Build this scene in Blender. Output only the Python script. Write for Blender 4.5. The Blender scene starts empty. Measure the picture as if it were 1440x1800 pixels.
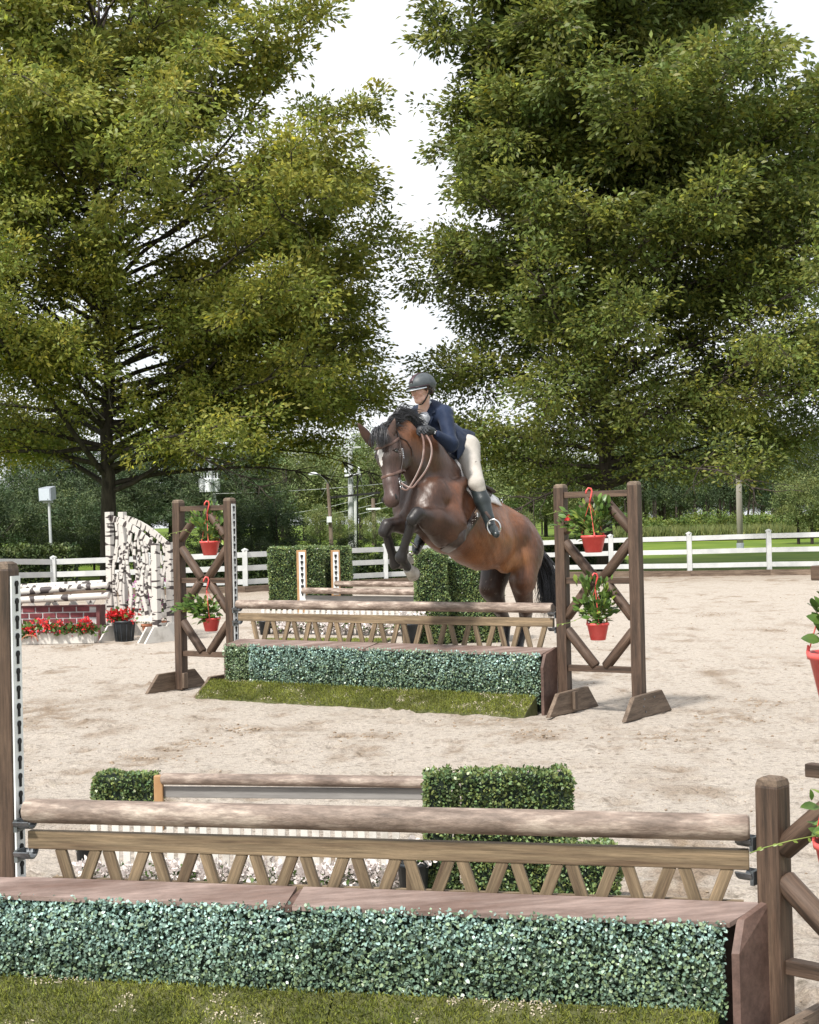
import bpy, bmesh, math, random
import numpy as np
from mathutils import Vector, Matrix
random.seed(7); RNG = np.random.RandomState(11)
S = bpy.context.scene
COL = S.collection
rad = math.radians

# ------------------------------------------------------------------ camera
FPX, HC = 2600.0, 1.65
PITCH, ROLL = math.atan(32/2600), math.atan(.0227)
fw = Vector((0, math.cos(PITCH), math.sin(PITCH)))
r0 = Vector((1, 0, 0)); u0 = Vector((0, -math.sin(PITCH), math.cos(PITCH)))
RT = r0*math.cos(ROLL) - u0*math.sin(ROLL)
UP = r0*math.sin(ROLL) + u0*math.cos(ROLL)
EYE = Vector((0, 0, HC))
cd = bpy.data.cameras.new('camera'); cam = bpy.data.objects.new('camera', cd); COL.objects.link(cam)
m = Matrix((RT, UP, -fw)).transposed().to_4x4(); m.translation = EYE
cam.matrix_world = m
cd.sensor_fit = 'HORIZONTAL'; cd.sensor_width = 36; cd.lens = 36*FPX/1440
cd.clip_start = .1; cd.clip_end = 3000
S.camera = cam
# ------------------------------------------------------------------ world, sun, exposure
SUN_EL, SUN_AZ = rad(52), rad(215)      # azimuth measured clockwise from +Y: the sun stands behind left of the camera
w = bpy.data.worlds.new('World'); S.world = w; w.use_nodes = True
nt = w.node_tree; nt.nodes.clear()
def N(nt, t, **k):
    n = nt.nodes.new(t)
    for a, b in k.items(): setattr(n, a, b)
    return n
out = N(nt, 'ShaderNodeOutputWorld'); bg = N(nt, 'ShaderNodeBackground'); bg.inputs[1].default_value = .10
sky = N(nt, 'ShaderNodeTexSky', sky_type='NISHITA', sun_disc=False, sun_elevation=SUN_EL, sun_rotation=SUN_AZ, dust_density=2.5, air_density=1.2)
tc = N(nt, 'ShaderNodeTexCoord'); mp = N(nt, 'ShaderNodeMapping'); mp.inputs['Scale'].default_value = (1, 1, 2.2)
ns = N(nt, 'ShaderNodeTexNoise'); ns.inputs['Scale'].default_value = 3.2; ns.inputs['Detail'].default_value = 7
cr = N(nt, 'ShaderNodeValToRGB'); cr.color_ramp.elements[0].position = .30; cr.color_ramp.elements[1].position = .56
cr.color_ramp.elements[0].color = (.66, .66, .66, 1)
cl = N(nt, 'ShaderNodeMixRGB'); cl.inputs[2].default_value = (8.9, 9.15, 9.5, 1)
L = nt.links.new
L(tc.outputs['Generated'], mp.inputs[0]); L(mp.outputs[0], ns.inputs[0]); L(ns.outputs[0], cr.inputs[0])
L(cr.outputs[0], cl.inputs[0]); L(sky.outputs[0], cl.inputs[1]); L(cl.outputs[0], bg.inputs[0]); L(bg.outputs[0], out.inputs[0])
sd = bpy.data.lights.new('sun', 'SUN'); sun = bpy.data.objects.new('sun', sd); COL.objects.link(sun)
sd.energy = 4.6; sd.angle = rad(7); sd.color = (1, .95, .88)
sdir = Vector((math.sin(SUN_AZ)*math.cos(SUN_EL), math.cos(SUN_AZ)*math.cos(SUN_EL), math.sin(SUN_EL)))
sun.rotation_euler = sdir.to_track_quat('Z', 'Y').to_euler(); sun.location = (-20, -30, 40)
S.view_settings.view_transform = 'Standard'; S.view_settings.look = 'None'
S.view_settings.exposure = 0.42; S.view_settings.gamma = 1; S.view_settings.use_curve_mapping = False
S.cycles.use_denoising = True
S.cycles.max_bounces = 6; S.cycles.diffuse_bounces = 3; S.cycles.transmission_bounces = 3; S.cycles.transparent_max_bounces = 6

# ------------------------------------------------------------------ survey helpers (photo pixel -> place)
def ray(px, py): return (fw + RT*((px-720)/FPX) + UP*((900-py)/FPX))
def P(px, py, Y):
    d = ray(px, py); return EYE + d*(Y/d.y)
def G(px, py, z=0.0):
    d = ray(px, py); return EYE + d*((z-HC)/d.z)
def sstep(a, b, x):
    t = min(1, max(0, (x-a)/(b-a))); return t*t*(3-2*t)
def gz(x, y):  # lawn and woodland floor rise gently beyond the fence
    return 1.0*sstep(50, 120, y) + 2.0*sstep(110, 260, y)

# ------------------------------------------------------------------ materials
MATS = {}
def mat(name, c1, c2=None, scale=8, rough=.6, bump=0.0, bscale=None, stretch=(1, 1, 1), detail=6, spec=.4, metal=0, c3=None,
        trans=0, grain=0, bdist=.01, attr=None, attrmix=1.0, rand=0.0, lo=.35, hi=.68, emis=None, sheen=0):
    if name in MATS: return MATS[name]
    m = bpy.data.materials.new(name); m.use_nodes = True; nt = m.node_tree; L = nt.links.new
    b = nt.nodes['Principled BSDF']; o = nt.nodes['Material Output']
    b.inputs['Roughness'].default_value = rough; b.inputs['Metallic'].default_value = metal
    b.inputs['Specular IOR Level'].default_value = spec
    if sheen: b.inputs['Sheen Weight'].default_value = sheen
    tc = N(nt, 'ShaderNodeTexCoord'); mp = N(nt, 'ShaderNodeMapping'); mp.inputs['Scale'].default_value = stretch
    L(tc.outputs['Object'], mp.inputs[0])
    vec = mp.outputs[0]
    oi = N(nt, 'ShaderNodeObjectInfo')
    if rand:
        va = N(nt, 'ShaderNodeVectorMath', operation='ADD'); L(mp.outputs[0], va.inputs[0])
        mu = N(nt, 'ShaderNodeMath', operation='MULTIPLY'); L(oi.outputs['Random'], mu.inputs[0]); mu.inputs[1].default_value = 37
        L(mu.outputs[0], va.inputs[1]); vec = va.outputs[0]
    n1 = N(nt, 'ShaderNodeTexNoise'); n1.inputs['Scale'].default_value = scale; n1.inputs['Detail'].default_value = detail
    n1.inputs['Roughness'].default_value = .62; L(vec, n1.inputs[0])
    cr = N(nt, 'ShaderNodeValToRGB'); e = cr.color_ramp.elements
    e[0].position = lo; e[1].position = hi; e[0].color = (*c1, 1); e[1].color = (*(c2 or c1), 1)
    if c3:
        x = e.new((lo+hi)/2); x.color = (*c3, 1)
    L(n1.outputs[0], cr.inputs[0]); col = cr.outputs[0]
    if attr:
        a = N(nt, 'ShaderNodeAttribute', attribute_name=attr)
        mx = N(nt, 'ShaderNodeMixRGB', blend_type='MULTIPLY'); mx.inputs[0].default_value = attrmix
        L(col, mx.inputs[1]); L(a.outputs['Color'], mx.inputs[2]); col = mx.outputs[0]
    if rand:
        hs = N(nt, 'ShaderNodeHueSaturation'); mr = N(nt, 'ShaderNodeMapRange')
        mr.inputs[3].default_value = 1-rand; mr.inputs[4].default_value = 1+rand
        L(oi.outputs['Random'], mr.inputs[0]); L(mr.outputs[0], hs.inputs['Value']); L(col, hs.inputs['Color']); col = hs.outputs[0]
    if grain:
        n3 = N(nt, 'ShaderNodeTexNoise'); n3.inputs['Scale'].default_value = scale*6; n3.inputs['Detail'].default_value = 6; n3.inputs['Roughness'].default_value = .75; L(vec, n3.inputs[0])
        g3 = N(nt, 'ShaderNodeMapRange'); g3.inputs[1].default_value = .35; g3.inputs[2].default_value = .65; g3.inputs[3].default_value = 1-grain; g3.inputs[4].default_value = 1+grain*.8; L(n3.outputs[0], g3.inputs[0])
        sc3 = N(nt, 'ShaderNodeVectorMath', operation='SCALE'); L(col, sc3.inputs[0]); L(g3.outputs[0], sc3.inputs['Scale']); col = sc3.outputs[0]
    L(col, b.inputs['Base Color'])
    if bump:
        n2 = N(nt, 'ShaderNodeTexNoise'); n2.inputs['Scale'].default_value = bscale or scale*3; n2.inputs['Detail'].default_value = 8
        n2.inputs['Roughness'].default_value = .7; L(vec, n2.inputs[0])
        bp = N(nt, 'ShaderNodeBump'); bp.inputs['Strength'].default_value = bump; bp.inputs['Distance'].default_value = bdist
        L(n2.outputs[0], bp.inputs['Height']); L(bp.outputs[0], b.inputs['Normal'])
    if trans:
        t = N(nt, 'ShaderNodeBsdfTranslucent'); mx = N(nt, 'ShaderNodeMixShader'); mx.inputs[0].default_value = trans
        L(col, t.inputs[0]); L(b.outputs[0], mx.inputs[1]); L(t.outputs[0], mx.inputs[2]); L(mx.outputs[0], o.inputs[0])
    MATS[name] = m; return m

# ------------------------------------------------------------------ object helpers
def tag(o, label=None, cat=None, group=None, kind=None):
    if label: o['label'] = label
    if cat: o['category'] = cat
    if group: o['group'] = group
    if kind: o['kind'] = kind
    return o
def thing(name, loc, label, cat, group=None):
    o = bpy.data.objects.new(name, None); COL.objects.link(o); o.location = loc; o.empty_display_size = .1
    return tag(o, label, cat, group)
def link(name, me, mt, parent=None, M=None, smooth=False, kind=None):
    o = bpy.data.objects.new(name, me); COL.objects.link(o)
    if mt and not me.materials: me.materials.append(mt)
    if M is not None: o.matrix_basis = M
    if parent:
        o.parent = parent
        o.matrix_parent_inverse = WM(parent).inverted()
    if smooth:
        me.polygons.foreach_set('use_smooth', [True]*len(me.polygons))
    if kind: o['kind'] = kind
    return o
def WM(o):
    if o.parent: return WM(o.parent) @ o.matrix_parent_inverse @ o.matrix_basis
    return o.matrix_basis.copy()
def copy_tree(o, parent=None):
    c = o.copy(); COL.objects.link(c); c.parent = parent
    if parent is not None: c.matrix_parent_inverse = o.matrix_parent_inverse
    for ch in [x for x in bpy.data.objects if x.parent == o]: copy_tree(ch, c)
    return c
def fastmesh(name, V, Fq, attr=None, attrname='tint', smooth=False):
    """V (n,3) floats, Fq (m,k) indices, attr per vertex colour (n,3)"""
    V = np.asarray(V, dtype=np.float32); Fq = np.asarray(Fq, dtype=np.int32); k = Fq.shape[1]
    me = bpy.data.meshes.new(name); me.vertices.add(len(V)); me.vertices.foreach_set('co', V.ravel())
    me.loops.add(Fq.size); me.loops.foreach_set('vertex_index', Fq.ravel())
    me.polygons.add(len(Fq)); me.polygons.foreach_set('loop_start', np.arange(0, Fq.size, k, dtype=np.int32))
    me.polygons.foreach_set('loop_total', np.full(len(Fq), k, dtype=np.int32))
    if smooth: me.polygons.foreach_set('use_smooth', np.ones(len(Fq), dtype=bool))
    me.update(calc_edges=True)
    if attr is not None:
        a = me.color_attributes.new(attrname, 'FLOAT_COLOR', 'POINT')
        c = np.ones((len(V), 4), dtype=np.float32); c[:, :3] = attr; a.data.foreach_set('color', c.ravel())
    return me
class MB:
    """collects simple solids into one mesh"""
    def __init__(s): s.v = []; s.f = []
    def add(s, vs, fs):
        o = len(s.v); s.v += [tuple(x) for x in vs]; s.f += [tuple(i+o for i in f) for f in fs]; return s
    def box(s, c, d, R=None):
        R = R or Matrix.Identity(3); c = Vector(c)
        vs = [c + R @ Vector((x*d[0]/2, y*d[1]/2, z*d[2]/2)) for z in (-1, 1) for y in (-1, 1) for x in (-1, 1)]
        return s.add(vs, [(0, 2, 3, 1), (4, 5, 7, 6), (0, 1, 5, 4), (2, 6, 7, 3), (0, 4, 6, 2), (1, 3, 7, 5)])
    def prism(s, poly, ex):
        """poly: list of 3D points (planar), extruded by vector ex"""
        n = len(poly); ex = Vector(ex); vs = [Vector(p) for p in poly] + [Vector(p)+ex for p in poly]
        return s.add(vs, [tuple(range(n)), tuple(range(2*n-1, n-1, -1))] + [(i, i+n, (i+1) % n+n, (i+1) % n) for i in range(n)])
    def tube(s, pts, r, n=8, caps=True):
        pts = [Vector(p) for p in pts]; k = len(pts)
        rs = r if isinstance(r, (list, tuple)) else [r]*k
        up = None; vs = []
        for i, p in enumerate(pts):
            t = (pts[min(i+1, k-1)]-pts[max(i-1, 0)]).normalized()
            if up is None:
                up = Vector((0, 0, 1)) if abs(t.z) < .9 else Vector((1, 0, 0))
            a = t.cross(up).normalized(); b = a.cross(t).normalized(); up = b
            for j in range(n):
                q = 2*math.pi*j/n; vs.append(p + a*math.cos(q)*rs[i] + b*math.sin(q)*rs[i])
        fs = [(i*n+j, i*n+(j+1) % n, (i+1)*n+(j+1) % n, (i+1)*n+j) for i in range(k-1) for j in range(n)]
        if caps: fs += [tuple(range(n))[::-1], tuple((k-1)*n+j for j in range(n))]
        return s.add(vs, fs)
    def lathe(s, prof, c=(0, 0, 0), n=20, cap=True, sx=1, sy=1):
        c = Vector(c); vs = [c + Vector((math.cos(2*math.pi*j/n)*r*sx, math.sin(2*math.pi*j/n)*r*sy, z)) for r, z in prof for j in range(n)]
        k = len(prof)
        fs = [(i*n+j, i*n+(j+1) % n, (i+1)*n+(j+1) % n, (i+1)*n+j) for i in range(k-1) for j in range(n)]
        if cap: fs += [tuple(range(n))[::-1], tuple((k-1)*n+j for j in range(n))]
        return s.add(vs, fs)
    def mesh(s, name='mesh'):
        me = bpy.data.meshes.new(name); me.from_pydata(s.v, [], s.f); me.validate(); me.update()
        bm = bmesh.new(); bm.from_mesh(me); bmesh.ops.recalc_face_normals(bm, faces=bm.faces); bm.to_mesh(me); bm.free()
        return me
    def build(s, name, mt, parent=None, smooth=False, kind=None, bevel=0):
        me = s.mesh(name)
        if bevel:
            bm = bmesh.new(); bm.from_mesh(me)
            bmesh.ops.bevel(bm, geom=bm.edges[:], offset=bevel, segments=2, affect='EDGES', profile=.6); bm.to_mesh(me); bm.free()
        return link(name, me, mt, parent, None, smooth, kind)
def align(p0, p1, side=None):
    """matrix whose X runs from p0 to p1, Z as near to 'side' as it can be, origin p0"""
    x = (Vector(p1)-Vector(p0)).normalized(); z = Vector(side) if side else Vector((0, 0, 1))
    if abs(x.dot(z)) > .98: z = Vector((0, 1, 0))
    y = z.cross(x).normalized(); z = x.cross(y)
    m = Matrix((x, y, z)).transposed().to_4x4(); m.translation = Vector(p0); return m
def beam(name, p0, p1, wy, wz, mt, parent=None, side=None, bevel=.006, jit=.0):
    """timber with its long axis on local X so that grain follows it"""
    l = (Vector(p1)-Vector(p0)).length
    b = MB(); nseg = max(2, min(12, int(l/.35)+1)) if jit else 1
    vs = []; 
    for i in range(nseg+1):
        x = l*i/nseg; dy = random.uniform(-jit, jit); dz = random.uniform(-jit, jit)
        for a, c in ((-1, -1), (1, -1), (1, 1), (-1, 1)): vs.append((x, a*wy/2+dy, c*wz/2+dz))
    fs = [(0, 3, 2, 1), tuple(nseg*4+j for j in range(4))]
    for i in range(nseg):
        for j in range(4): fs.append((i*4+j, i*4+(j+1) % 4, i*4+4+(j+1) % 4, i*4+4+j))
    b.add(vs, fs); me = b.mesh(name)
    if bevel:
        bm = bmesh.new(); bm.from_mesh(me)
        es = [e for e in bm.edges if e.calc_face_angle(0) > .7]
        bmesh.ops.bevel(bm, geom=es, offset=min(bevel, wy*.3, wz*.3), segments=2, affect='EDGES', profile=.6); bm.to_mesh(me); bm.free()
    return link(name, me, mt, parent, align(p0, p1, side))
def log(name, p0, p1, r, mt, parent=None, n=14, jit=.02, taper=1.0, seg=None):
    l = (Vector(p1)-Vector(p0)).length; k = seg or max(3, int(l/.2)); pts = []; rs = []
    for i in range(k+1):
        pts.append((l*i/k, random.uniform(-jit, jit)*r, random.uniform(-jit, jit)*r)); rs.append(r*(1+random.uniform(-jit, jit))*(1+(taper-1)*i/k))
    # rounded rims
    pts = [(0, 0, 0), (r*.18, 0, 0)] + pts[1:-1] + [(l-r*.18, 0, 0), (l, 0, 0)]
    rs = [rs[0]*.84, rs[0]] + rs[1:-1] + [rs[-1], rs[-1]*.84]
    me = MB().tube(pts, rs, n).mesh(name)
    for p in me.polygons: p.use_smooth = len(p.vertices) < 6
    return link(name, me, mt, parent, align(p0, p1))

# leaves ------------------------------------------------------------
def unit(a): return a/np.maximum(np.linalg.norm(a, axis=1, keepdims=True), 1e-9)
def leaves(name, pts, size, tint, wr=.42, bend=.15, dirs=None, nrm=None, six=False):
    n = len(pts); R = RNG
    d = unit(R.normal(size=(n, 3))) if dirs is None else unit(dirs)
    q = unit(R.normal(size=(n, 3))) if nrm is None else nrm
    s = unit(np.cross(d, q)); u = np.cross(s, d); size = np.asarray(size).reshape(-1, 1)*np.ones((n, 1)); wv = size*wr/2
    a = pts; t = pts + d*size + u*size*bend*-1
    if six:
        m1 = pts + d*size*.3; m2 = pts + d*size*.72 - u*size*bend*.4
        V = np.stack([a, m1+s*wv*.9+u*wv*.35, m2+s*wv*.85+u*wv*.3, t, m2-s*wv*.85+u*wv*.3, m1-s*wv*.9+u*wv*.35], 1).reshape(-1, 3); k = 6
    else:
        mid = pts + d*size*.45 + u*size*bend*.4
        V = np.stack([a, mid+s*wv, t, mid-s*wv], 1).reshape(-1, 3); k = 4
    F = np.arange(n*k).reshape(n, k)
    return fastmesh(name, V, F, np.repeat(tint, k, axis=0))
def tints(n, base_jit=.25, warm=.12, clump=None, groups=None):
    v = 1 + RNG.uniform(-base_jit, base_jit, (n, 1))
    wq = RNG.uniform(-warm, warm, (n, 1)); c = np.concatenate([v*(1+wq), v, v*(1-wq)], 1)
    return np.clip(c, .15, 2)
# value noise ---------------------------------------------------------
def vnoise(x, y, seed=0):
    xi = np.floor(x).astype(np.int64); yi = np.floor(y).astype(np.int64); fx = x-xi; fy = y-yi
    fx = fx*fx*(3-2*fx); fy = fy*fy*(3-2*fy)
    def h(a, b):
        n = (a*374761393 + b*668265263 + seed*974634777) & 0xffffffff
        n = ((n ^ (n >> 13))*1274126177) & 0xffffffff
        return ((n ^ (n >> 16)) & 0xffff)/65535.0
    return (h(xi, yi)*(1-fx)+h(xi+1, yi)*fx)*(1-fy) + (h(xi, yi+1)*(1-fx)+h(xi+1, yi+1)*fx)*fy
# implicit bodies -------------------------------------------------------
def sdf_mesh(prims, vox=.016, kk=.05, half=2):
    """prims: ('c',a,b,ra,rb,col[,axis,flat]) tapered capsule, ('e',c,(rx,ry,rz),R3,col) ellipsoid. col: rgb. returns V,F,C"""
    import openvdb
    lo = np.full(3, 1e9); hi = -lo
    for p in prims:
        if p[0] == 'c':
            for q, r in ((p[1], p[3]), (p[2], p[4])): lo = np.minimum(lo, np.array(q)-r*1.2); hi = np.maximum(hi, np.array(q)+r*1.2)
        else: r = max(p[2]); lo = np.minimum(lo, np.array(p[1])-r); hi = np.maximum(hi, np.array(p[1])+r)
    lo -= vox*4+kk*.5; hi += vox*4+kk*.5; dims = np.ceil((hi-lo)/vox).astype(int)
    D = np.full(dims, 1.0, dtype=np.float32)
    def dist(p, X):
        if p[0] == 'c':
            a = np.array(p[1]); b = np.array(p[2]); ba = b-a; l2 = max(ba @ ba, 1e-9)
            t = np.clip(((X-a) @ ba)/l2, 0, 1); wv = X-a-t[..., None]*ba
            if len(p) > 6:
                ax = np.array(p[6]); ax = ax/np.linalg.norm(ax); c = wv @ ax; wv = wv + ax*(c*(1/p[7]-1))[..., None]
                d = np.sqrt((wv**2).sum(-1)) - (p[3]+(p[4]-p[3])*t); return d*min(1, (p[7]+1)/2)
            return np.sqrt((wv**2).sum(-1)) - (p[3]+(p[4]-p[3])*t)
        R = np.array(p[3]); q = (X-np.array(p[1])) @ R; r = np.array(p[2])
        k0 = np.sqrt(((q/r)**2).sum(-1)); k1 = np.sqrt(((q/(r*r))**2).sum(-1)); return k0*(k0-1)/np.maximum(k1, 1e-6)
    ax = [lo[i]+np.arange(dims[i])*vox for i in range(3)]
    for p in prims:
        if p[0] == 'c': c0 = np.minimum(np.array(p[1])-p[3], np.array(p[2])-p[4]); c1 = np.maximum(np.array(p[1])+p[3], np.array(p[2])+p[4])
        else: r = max(p[2]); c0 = np.array(p[1])-r; c1 = np.array(p[1])+r
        g = kk*1.6+vox*3; i0 = np.clip(((c0-g-lo)/vox).astype(int), 0, dims-1); i1 = np.clip(((c1+g-lo)/vox).astype(int)+2, 1, dims)
        sl = tuple(slice(i0[i], i1[i]) for i in range(3))
        X = np.stack(np.meshgrid(*[ax[i][sl[i]] for i in range(3)], indexing='ij'), -1)
        d = dist(p, X).astype(np.float32); o = D[sl]
        kq = p[8] if len(p) > 8 else kk
        h = np.clip(.5+.5*(o-d)/kq, 0, 1); D[sl] = o*(1-h)+d*h - kq*h*(1-h)
    g = openvdb.FloatGrid(1.0); g.copyFromArray(D)
    pts, tri, quads = g.convertToPolygons(0.0, 0.0) if hasattr(g, 'convertToPolygons') else g.convertToQuads(0.0) + (None,)
    V = np.array(pts, dtype=np.float64)*vox + lo; F = np.array(quads)[:, ::-1]
    # colour: softmin weights
    W = np.zeros(len(V)); C = np.zeros((len(V), 3))
    for p in prims:
        col = p[4] if p[0] == 'e' else p[5]
        if col is None: continue
        wq = np.exp(-np.clip(dist(p, V), -.03, .5)*38); W += wq; C += wq[:, None]*np.array(col)
    return V, F, C/W[:, None]
def smooth_verts(V, F, it=1, lam=.5):
    V = V.copy(); k = F.shape[1]
    for _ in range(it):
        A = np.zeros_like(V); n = np.zeros(len(V))
        for i in range(k):
            a = F[:, i]; b = F[:, (i+1) % k]
            np.add.at(A, a, V[b]); np.add.at(A, b, V[a]); np.add.at(n, a, 1); np.add.at(n, b, 1)
        V += lam*(A/np.maximum(n, 1)[:, None]-V)
    return V
# ------------------------------------------------------------------ material library
M_SAND = mat('sand', (.185, .162, .128), (.465, .415, .338), grain=.34, scale=16, rough=.97, bump=1.0, bdist=.035, bscale=24, detail=12, spec=.15, c3=(.48, .425, .37), lo=.25, hi=.75, attr='tint')
M_CLOD = mat('damp_sand', (.22, .165, .115), (.36, .29, .22), scale=9, rough=.95, bump=.6, bscale=60, spec=.1)
M_GRASS = mat('lawn', (.075, .125, .016), (.15, .20, .030), scale=.35, rough=.9, bump=.6, bscale=20, c3=(.105, .16, .02), spec=.15)
M_WOOD = mat('dark_stained_timber', (.034, .022, .015), (.115, .076, .052), grain=.35, scale=5, rough=.62, bump=.35, bscale=14, stretch=(.35, 5, 5), detail=9, rand=.22, c3=(.085, .053, .036))
M_FOOT = mat('weathered_board', (.085, .058, .040), (.20, .150, .11), grain=.35, scale=4, rough=.75, bump=.4, bscale=12, stretch=(.5, 5, 5), detail=9, rand=.15)
M_SLAT = mat('tan_planed_timber', (.092, .060, .036), (.265, .192, .118), grain=.35, scale=4.5, rough=.6, bump=.25, bscale=12, stretch=(.3, 6, 6), detail=8, rand=.12, c3=(.165, .122, .075))
M_POLE = mat('scuffed_brown_paint', (.12, .088, .070), (.46, .385, .325), grain=.3, scale=10, rough=.6, bump=.5, bscale=26, stretch=(.4, 1.6, 1.6), detail=14, rand=.08, c3=(.235, .18, .148), lo=.36, hi=.66)
M_MAUVE = mat('faded_mauve_paint', (.13, .085, .070), (.32, .245, .22), grain=.22, scale=3.5, rough=.6, bump=.2, bscale=25, stretch=(.5, 3, 3), detail=10, rand=.08, c3=(.20, .148, .130))
M_ENDP = mat('brown_panel_paint', (.075, .045, .036), (.15, .095, .078), grain=.3, scale=5, rough=.6, bump=.2, rand=.1)
M_PLANK = mat('grey_plank_paint', (.16, .155, .15), (.27, .26, .25), scale=5, rough=.6, bump=.2, stretch=(.4, 3, 3), rand=.1)
M_WHITE = mat('white_vinyl', (.44, .46, .46), (.58, .59, .58), scale=2.5, rough=.5, bump=.05, rand=.04)
M_WPAINT = mat('worn_white_paint', (.36, .33, .29), (.60, .58, .54), scale=6, rough=.6, bump=.2, rand=.06, lo=.25, hi=.5)
M_TRACK = mat('white_metal_track', (.60, .62, .62), (.76, .78, .78), scale=9, rough=.4, rand=.03)
M_BLACK = mat('black_hole', (.008, .008, .008), (.02, .02, .02), rough=.8)
M_CUP = mat('grey_metal_cup', (.10, .11, .12), (.26, .28, .30), scale=20, rough=.4, metal=.7)
M_RED = mat('red_plastic', (.60, .060, .055), (.74, .12, .11), scale=9, rough=.38, spec=.5)
M_LEAF = mat('glossy_leaf', (.050, .105, .024), (.12, .20, .040), scale=14, rough=.38, trans=.2, rand=.35)
M_LEAFL = mat('pale_leaf', (.14, .21, .035), (.25, .32, .06), scale=14, rough=.4, trans=.25, rand=.25)
M_STEM = mat('vine_stem', (.13, .19, .04), (.22, .25, .07), rough=.6)
M_HEDGE = mat('plastic_hedge', (.135, .210, .185), (.28, .395, .375), scale=5, rough=.36, spec=.55, attr='tint', lo=.3, hi=.7)
M_HEDGEG = mat('green_plastic_hedge', (.085, .13, .045), (.20, .265, .095), scale=5, rough=.4, spec=.5, attr='tint')
M_DARKG = mat('hedge_mesh_backing', (.008, .018, .012), (.02, .035, .02), rough=.8)
M_TURF = mat('artificial_turf', (.12, .145, .020), (.235, .255, .050), scale=3, rough=.75, attr='tint', spec=.3)
M_TURFB = mat('turf_backing', (.045, .055, .014), (.11, .11, .045), scale=12, rough=.9, bump=.4)
M_BARK = mat('dark_bark', (.018, .014, .011), (.075, .060, .048), scale=6, rough=.9, bump=.9, bscale=16, stretch=(1, 1, .3))
M_BARKG = mat('grey_dead_wood', (.16, .14, .12), (.32, .29, .26), scale=8, rough=.9)
M_OAK = mat('oak_leaf_olive', (.165, .190, .034), (.36, .37, .085), scale=.55, rough=.5, trans=.42, attr='tint', c3=(.255, .275, .055), spec=.35)
M_OAKD = mat('oak_leaf_deep', (.110, .140, .032), (.265, .295, .068), scale=.6, rough=.48, trans=.42, attr='tint', c3=(.16, .190, .042), spec=.4)
M_PINE = mat('pine_needle', (.038, .066, .030), (.115, .155, .062), scale=.9, rough=.7, trans=.15, attr='tint')
M_FAR = mat('woodland_leaf', (.115, .155, .050), (.27, .31, .115), scale=.5, rough=.7, trans=.25, attr='tint')  # lighter green: the haze of distance is put into the leaf colour
M_BUSH = mat('shrub_leaf', (.075, .125, .022), (.19, .24, .05), scale=1.2, rough=.6, trans=.25, attr='tint')
M_HEDR = mat('clipped_hedge_leaf', (.028, .052, .016), (.085, .115, .03), scale=1.8, rough=.6, trans=.15, attr='tint')
M_STRAW = mat('tall_grass_blade', (.13, .17, .05), (.26, .28, .11), scale=1.5, rough=.8, trans=.25, attr='tint')
M_BIRCH = None
M_CONC = mat('utility_pole_pale', (.36, .38, .38), (.52, .54, .54), scale=3, rough=.8)
M_PWOOD = mat('utility_pole_wood', (.12, .085, .065), (.22, .17, .14), scale=4, rough=.85, stretch=(1, 1, .2))
M_XFMR = mat('transformer_paint', (.66, .69, .72), (.76, .79, .82), rough=.4)
M_WIRE = mat('wire_metal', (.30, .33, .30), (.40, .42, .40), rough=.5)
M_BRICK = mat('painted_brick', (.10, .018, .024), (.20, .045, .05), scale=8, rough=.6, bump=.2, rand=.2)
M_MORT = mat('mortar_paint', (.42, .40, .40), (.58, .56, .56), scale=10, rough=.8)
M_PETR = mat('red_petal', (.62, .02, .03), (.78, .07, .07), scale=20, rough=.5, trans=.2, rand=.12)
M_PETW = mat('white_petal', (.70, .64, .62), (.85, .80, .78), scale=20, rough=.5, trans=.2)
M_PETP = mat('purple_petal', (.42, .06, .30), (.60, .14, .45), scale=20, rough=.5, trans=.2)
M_BPOT = mat('black_plastic_pot', (.012, .016, .020), (.035, .042, .05), scale=8, rough=.45)
M_TERR = mat('terracotta', (.34, .13, .07), (.45, .2, .12), rough=.8)
def birch_mat(name, scale, lo, hi, st):
    m = bpy.data.materials.new(name); m.use_nodes = True; nt = m.node_tree; L = nt.links.new; b = nt.nodes['Principled BSDF']
    b.inputs['Roughness'].default_value = .6
    tc = N(nt, 'ShaderNodeTexCoord'); mp = N(nt, 'ShaderNodeMapping'); mp.inputs['Scale'].default_value = st; L(tc.outputs['Object'], mp.inputs[0])
    oi = N(nt, 'ShaderNodeObjectInfo'); mu = N(nt, 'ShaderNodeMath', operation='MULTIPLY'); mu.inputs[1].default_value = 51; L(oi.outputs['Random'], mu.inputs[0])
    va = N(nt, 'ShaderNodeVectorMath', operation='ADD'); L(mp.outputs[0], va.inputs[0]); L(mu.outputs[0], va.inputs[1])
    n = N(nt, 'ShaderNodeTexNoise'); n.inputs['Scale'].default_value = scale; n.inputs['Detail'].default_value = 1.5; L(va.outputs[0], n.inputs[0])
    cr = N(nt, 'ShaderNodeValToRGB'); e = cr.color_ramp.elements; e[0].position = lo; e[1].position = hi; e[0].color = (.50, .475, .445, 1); e[1].color = (.045, .035, .035, 1)
    L(n.outputs[0], cr.inputs[0]); L(cr.outputs[0], b.inputs['Base Color']); return m
M_BIRCH = birch_mat('birch_bark_paint', 4.8, .55, .58, (3.4, .75, .75))
M_ZEBRA = birch_mat('spotted_pole_paint', 6.5, .575, .59, (1.1, .6, .6))

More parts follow.
